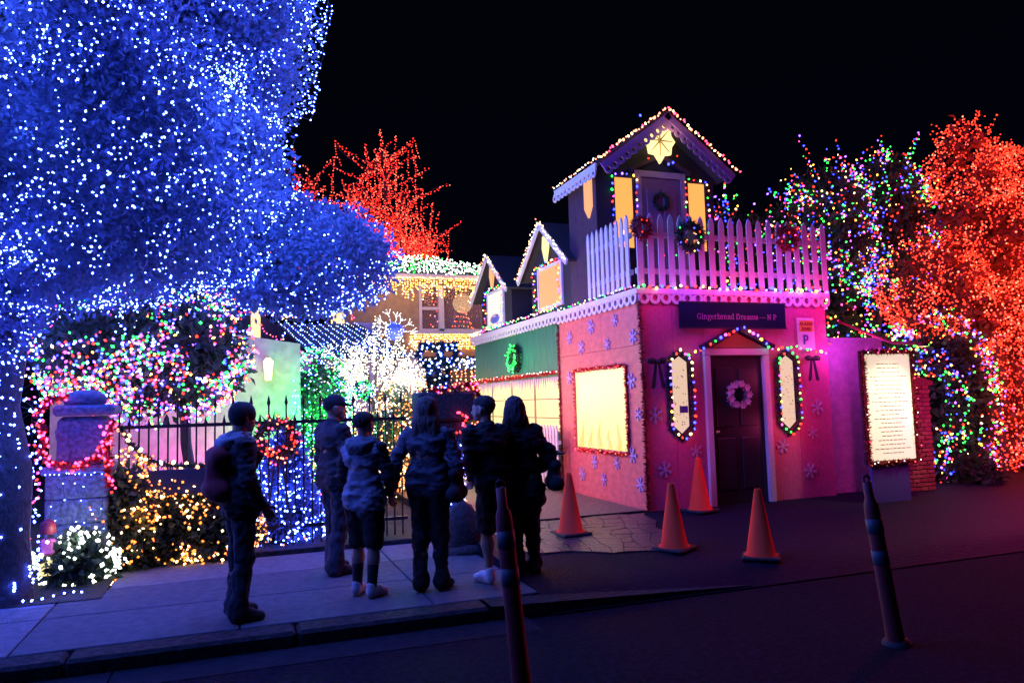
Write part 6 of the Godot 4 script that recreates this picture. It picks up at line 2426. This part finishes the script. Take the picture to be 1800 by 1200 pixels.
	if p.has("backpack"):
		part("backpack", [[chest + Vector3(0.08, 0.06, -0.17), chest + Vector3(-0.08, 0.06, -0.17), 0.08, 0.08], [chest + Vector3(0.09, -0.22, -0.17), chest + Vector3(-0.09, -0.22, -0.17), 0.09, 0.09], [chest + Vector3(0, 0.0, -0.17), chest + Vector3(0, -0.2, -0.18), 0.09, 0.095], [chest + Vector3(0.06, -0.2, -0.23), chest + Vector3(-0.06, -0.2, -0.23), 0.055, 0.055]], 0.013, 70.0, cloth(p.backpack), o)
		for sg in [1.0, -1.0]:
			part("strap", [[chest + Vector3(0.1 * sg, 0.12, -0.15), chest + Vector3(0.115 * sg, 0.22, 0.0), 0.026, 0.028], [chest + Vector3(0.115 * sg, 0.22, 0.0), chest + Vector3(0.12 * sg, 0.05, 0.14), 0.028, 0.026], [chest + Vector3(0.12 * sg, 0.05, 0.14), chest + Vector3(0.14 * sg, -0.18, 0.02), 0.024, 0.02]], 0.012, 90.0, cloth(p.backpack), o)
	if p.has("bag"):
		var b: Vector3 = p.bag
		part("shoulder_bag", [[b + Vector3(0, 0.08, 0.09), b + Vector3(0, 0.08, -0.09), 0.055, 0.055], [b + Vector3(0, -0.1, 0.11), b + Vector3(0, -0.1, -0.11), 0.075, 0.075], [b + Vector3(0, 0.05, 0), b + Vector3(0, -0.1, 0), 0.06, 0.08]], 0.013, 70.0, cloth(Color(0.012, 0.011, 0.014)), o)
		var st := S()
		tube(st, [b + Vector3(0, 0.12, 0.08), sh[1] + Vector3(-0.02, 0.07, 0.03), sh[1] + Vector3(-0.02, 0.07, -0.04), b + Vector3(0, 0.12, -0.08)], [0.011], 6)
		obj("bag_strap", st, cloth(Color(0.012, 0.011, 0.014)), o)


func build_people() -> void:
	mats.crease = noise_tex(21, 0.022, 0, 1, 3, FastNoiseLite.TYPE_SIMPLEX_SMOOTH, true, 10.0)
	mat("skin", Color(0.34, 0.2, 0.14), 0.55)
	var down := [[Vector3(0.25, 1.14, -0.04), Vector3(0.25, 0.88, 0.06)], [Vector3(-0.25, 1.14, -0.04), Vector3(-0.25, 0.88, 0.06)]]
	person({
		"label": "person with a red backpack and knit hat standing nearest at the left, back turned", "at": Vector3(0.0, 0.12, -6.42), "turn": 1.85, "h": 1.66,
		"feet": [Vector3(0.1, 0, 0.03), Vector3(-0.11, 0, 0.0)], "arms": [[Vector3(0.26, 1.15, -0.02), Vector3(0.22, 0.95, 0.14)], [Vector3(-0.27, 1.15, -0.02), Vector3(-0.24, 0.93, 0.12)]],
		"top": Color(0.014, 0.012, 0.017), "bottom": Color(0.019, 0.022, 0.031), "shoes": Color(0.04, 0.03, 0.03), "hood": Color(0.186, 0.198, 0.236), "cap": Color(0.012, 0.012, 0.015), "bill": false, "backpack": Color(0.17, 0.01, 0.018), "fat": 0.98, "look": 0.15, "hem": 0.07})
	person({
		"label": "person in a peaked cap and dark jacket standing by the fence, face turned right", "at": Vector3(0.88, 0.12, -7.7), "turn": 2.0, "h": 1.72,
		"feet": [Vector3(0.12, 0, 0.1), Vector3(-0.1, 0, -0.02)], "arms": [[Vector3(0.25, 1.15, 0.0), Vector3(0.14, 1.1, 0.2)], [Vector3(-0.25, 1.14, 0.0), Vector3(-0.2, 0.9, 0.08)]],
		"top": Color(0.019, 0.019, 0.028), "fat": 0.95, "bottom": Color(0.028, 0.031, 0.046), "shoes": Color(0.03, 0.03, 0.03), "cap": Color(0.012, 0.012, 0.019), "hair": Color(0.012, 0.009, 0.007), "look": -0.35, "hem": 0.085})
	person({
		"label": "person in black shorts and pale hooded top with dark sleeves, third from the left", "at": Vector3(1.02, 0.12, -6.68), "turn": 2.45, "h": 1.56,
		"feet": [Vector3(0.09, 0, 0.05), Vector3(-0.1, 0, 0.0)], "arms": [[Vector3(0.25, 1.16, 0.02), Vector3(0.16, 1.0, 0.18)], [Vector3(-0.26, 1.15, 0.02), Vector3(-0.2, 0.96, 0.16)]],
		"top": Color(0.2, 0.21, 0.26), "sleeves": Color(0.009, 0.009, 0.014), "fat": 0.93, "bottom": Color(0.007, 0.007, 0.010), "shorts": true, "shoes": Color(0.4, 0.4, 0.44), "socks": 0.62, "hair": Color(0.012, 0.009, 0.007), "hood": Color(0.081, 0.087, 0.112), "coat": 0.82, "look": -0.2})
	person({
		"label": "person with long hair, pale shawl and dark coat standing before the gate pillar", "at": Vector3(1.58, 0.12, -6.62), "turn": 2.6, "h": 1.68,
		"feet": [Vector3(0.08, 0, 0.0), Vector3(-0.1, 0, 0.06)], "arms": [[Vector3(0.3, 1.17, -0.05), Vector3(0.33, 0.93, -0.02)], [Vector3(-0.28, 1.15, -0.02), Vector3(-0.17, 1.0, 0.18)]],
		"top": Color(0.050, 0.053, 0.074), "sleeves": Color(0.062, 0.068, 0.099), "fat": 0.92, "bottom": Color(0.006, 0.006, 0.009), "shoes": Color(0.012, 0.012, 0.014), "hair": Color(0.068, 0.050, 0.043), "long": 0.36, "coat": 0.9, "look": -0.1, "hem": 0.06, "bag": Vector3(-0.27, 0.98, 0.0)})
	person({
		"label": "person in dark shorts and white sneakers with one arm round the long haired one", "at": Vector3(2.24, 0.12, -6.7), "turn": 3.35, "h": 1.67,
		"feet": [Vector3(0.14, 0, -0.02), Vector3(-0.15, 0, 0.02)], "arms": [[Vector3(0.27, 1.15, 0.0), Vector3(0.18, 0.98, 0.17)], [Vector3(-0.4, 1.3, -0.1), Vector3(-0.55, 1.22, -0.16)]],
		"top": Color(0.009, 0.009, 0.012), "bottom": Color(0.012, 0.014, 0.019), "shorts": true, "shoes": Color(0.6, 0.6, 0.64), "hair": Color(0.015, 0.012, 0.011), "lean": Vector3(0.1, 0, 0), "look": 0.75, "fat": 0.98})
	person({
		"label": "person with long hair and dark coat carrying a shoulder bag, right of the couple", "at": Vector3(2.53, 0.12, -6.76), "turn": 3.0, "h": 1.66,
		"feet": [Vector3(0.08, 0, 0.0), Vector3(-0.09, 0, 0.05)], "arms": [[Vector3(0.24, 1.15, 0.03), Vector3(0.2, 1.0, 0.2)], [Vector3(-0.27, 1.15, -0.03), Vector3(-0.2, 1.0, 0.15)]],
		"top": Color(0.007, 0.007, 0.010), "bottom": Color(0.007, 0.007, 0.011), "shoes": Color(0.02, 0.02, 0.024), "hair": Color(0.037, 0.028, 0.031), "long": 0.3, "lean": Vector3(0.06, 0, 0), "coat": 0.7, "look": 0.1, "fat": 1.0, "bag": Vector3(-0.32, 1.0, -0.02)})
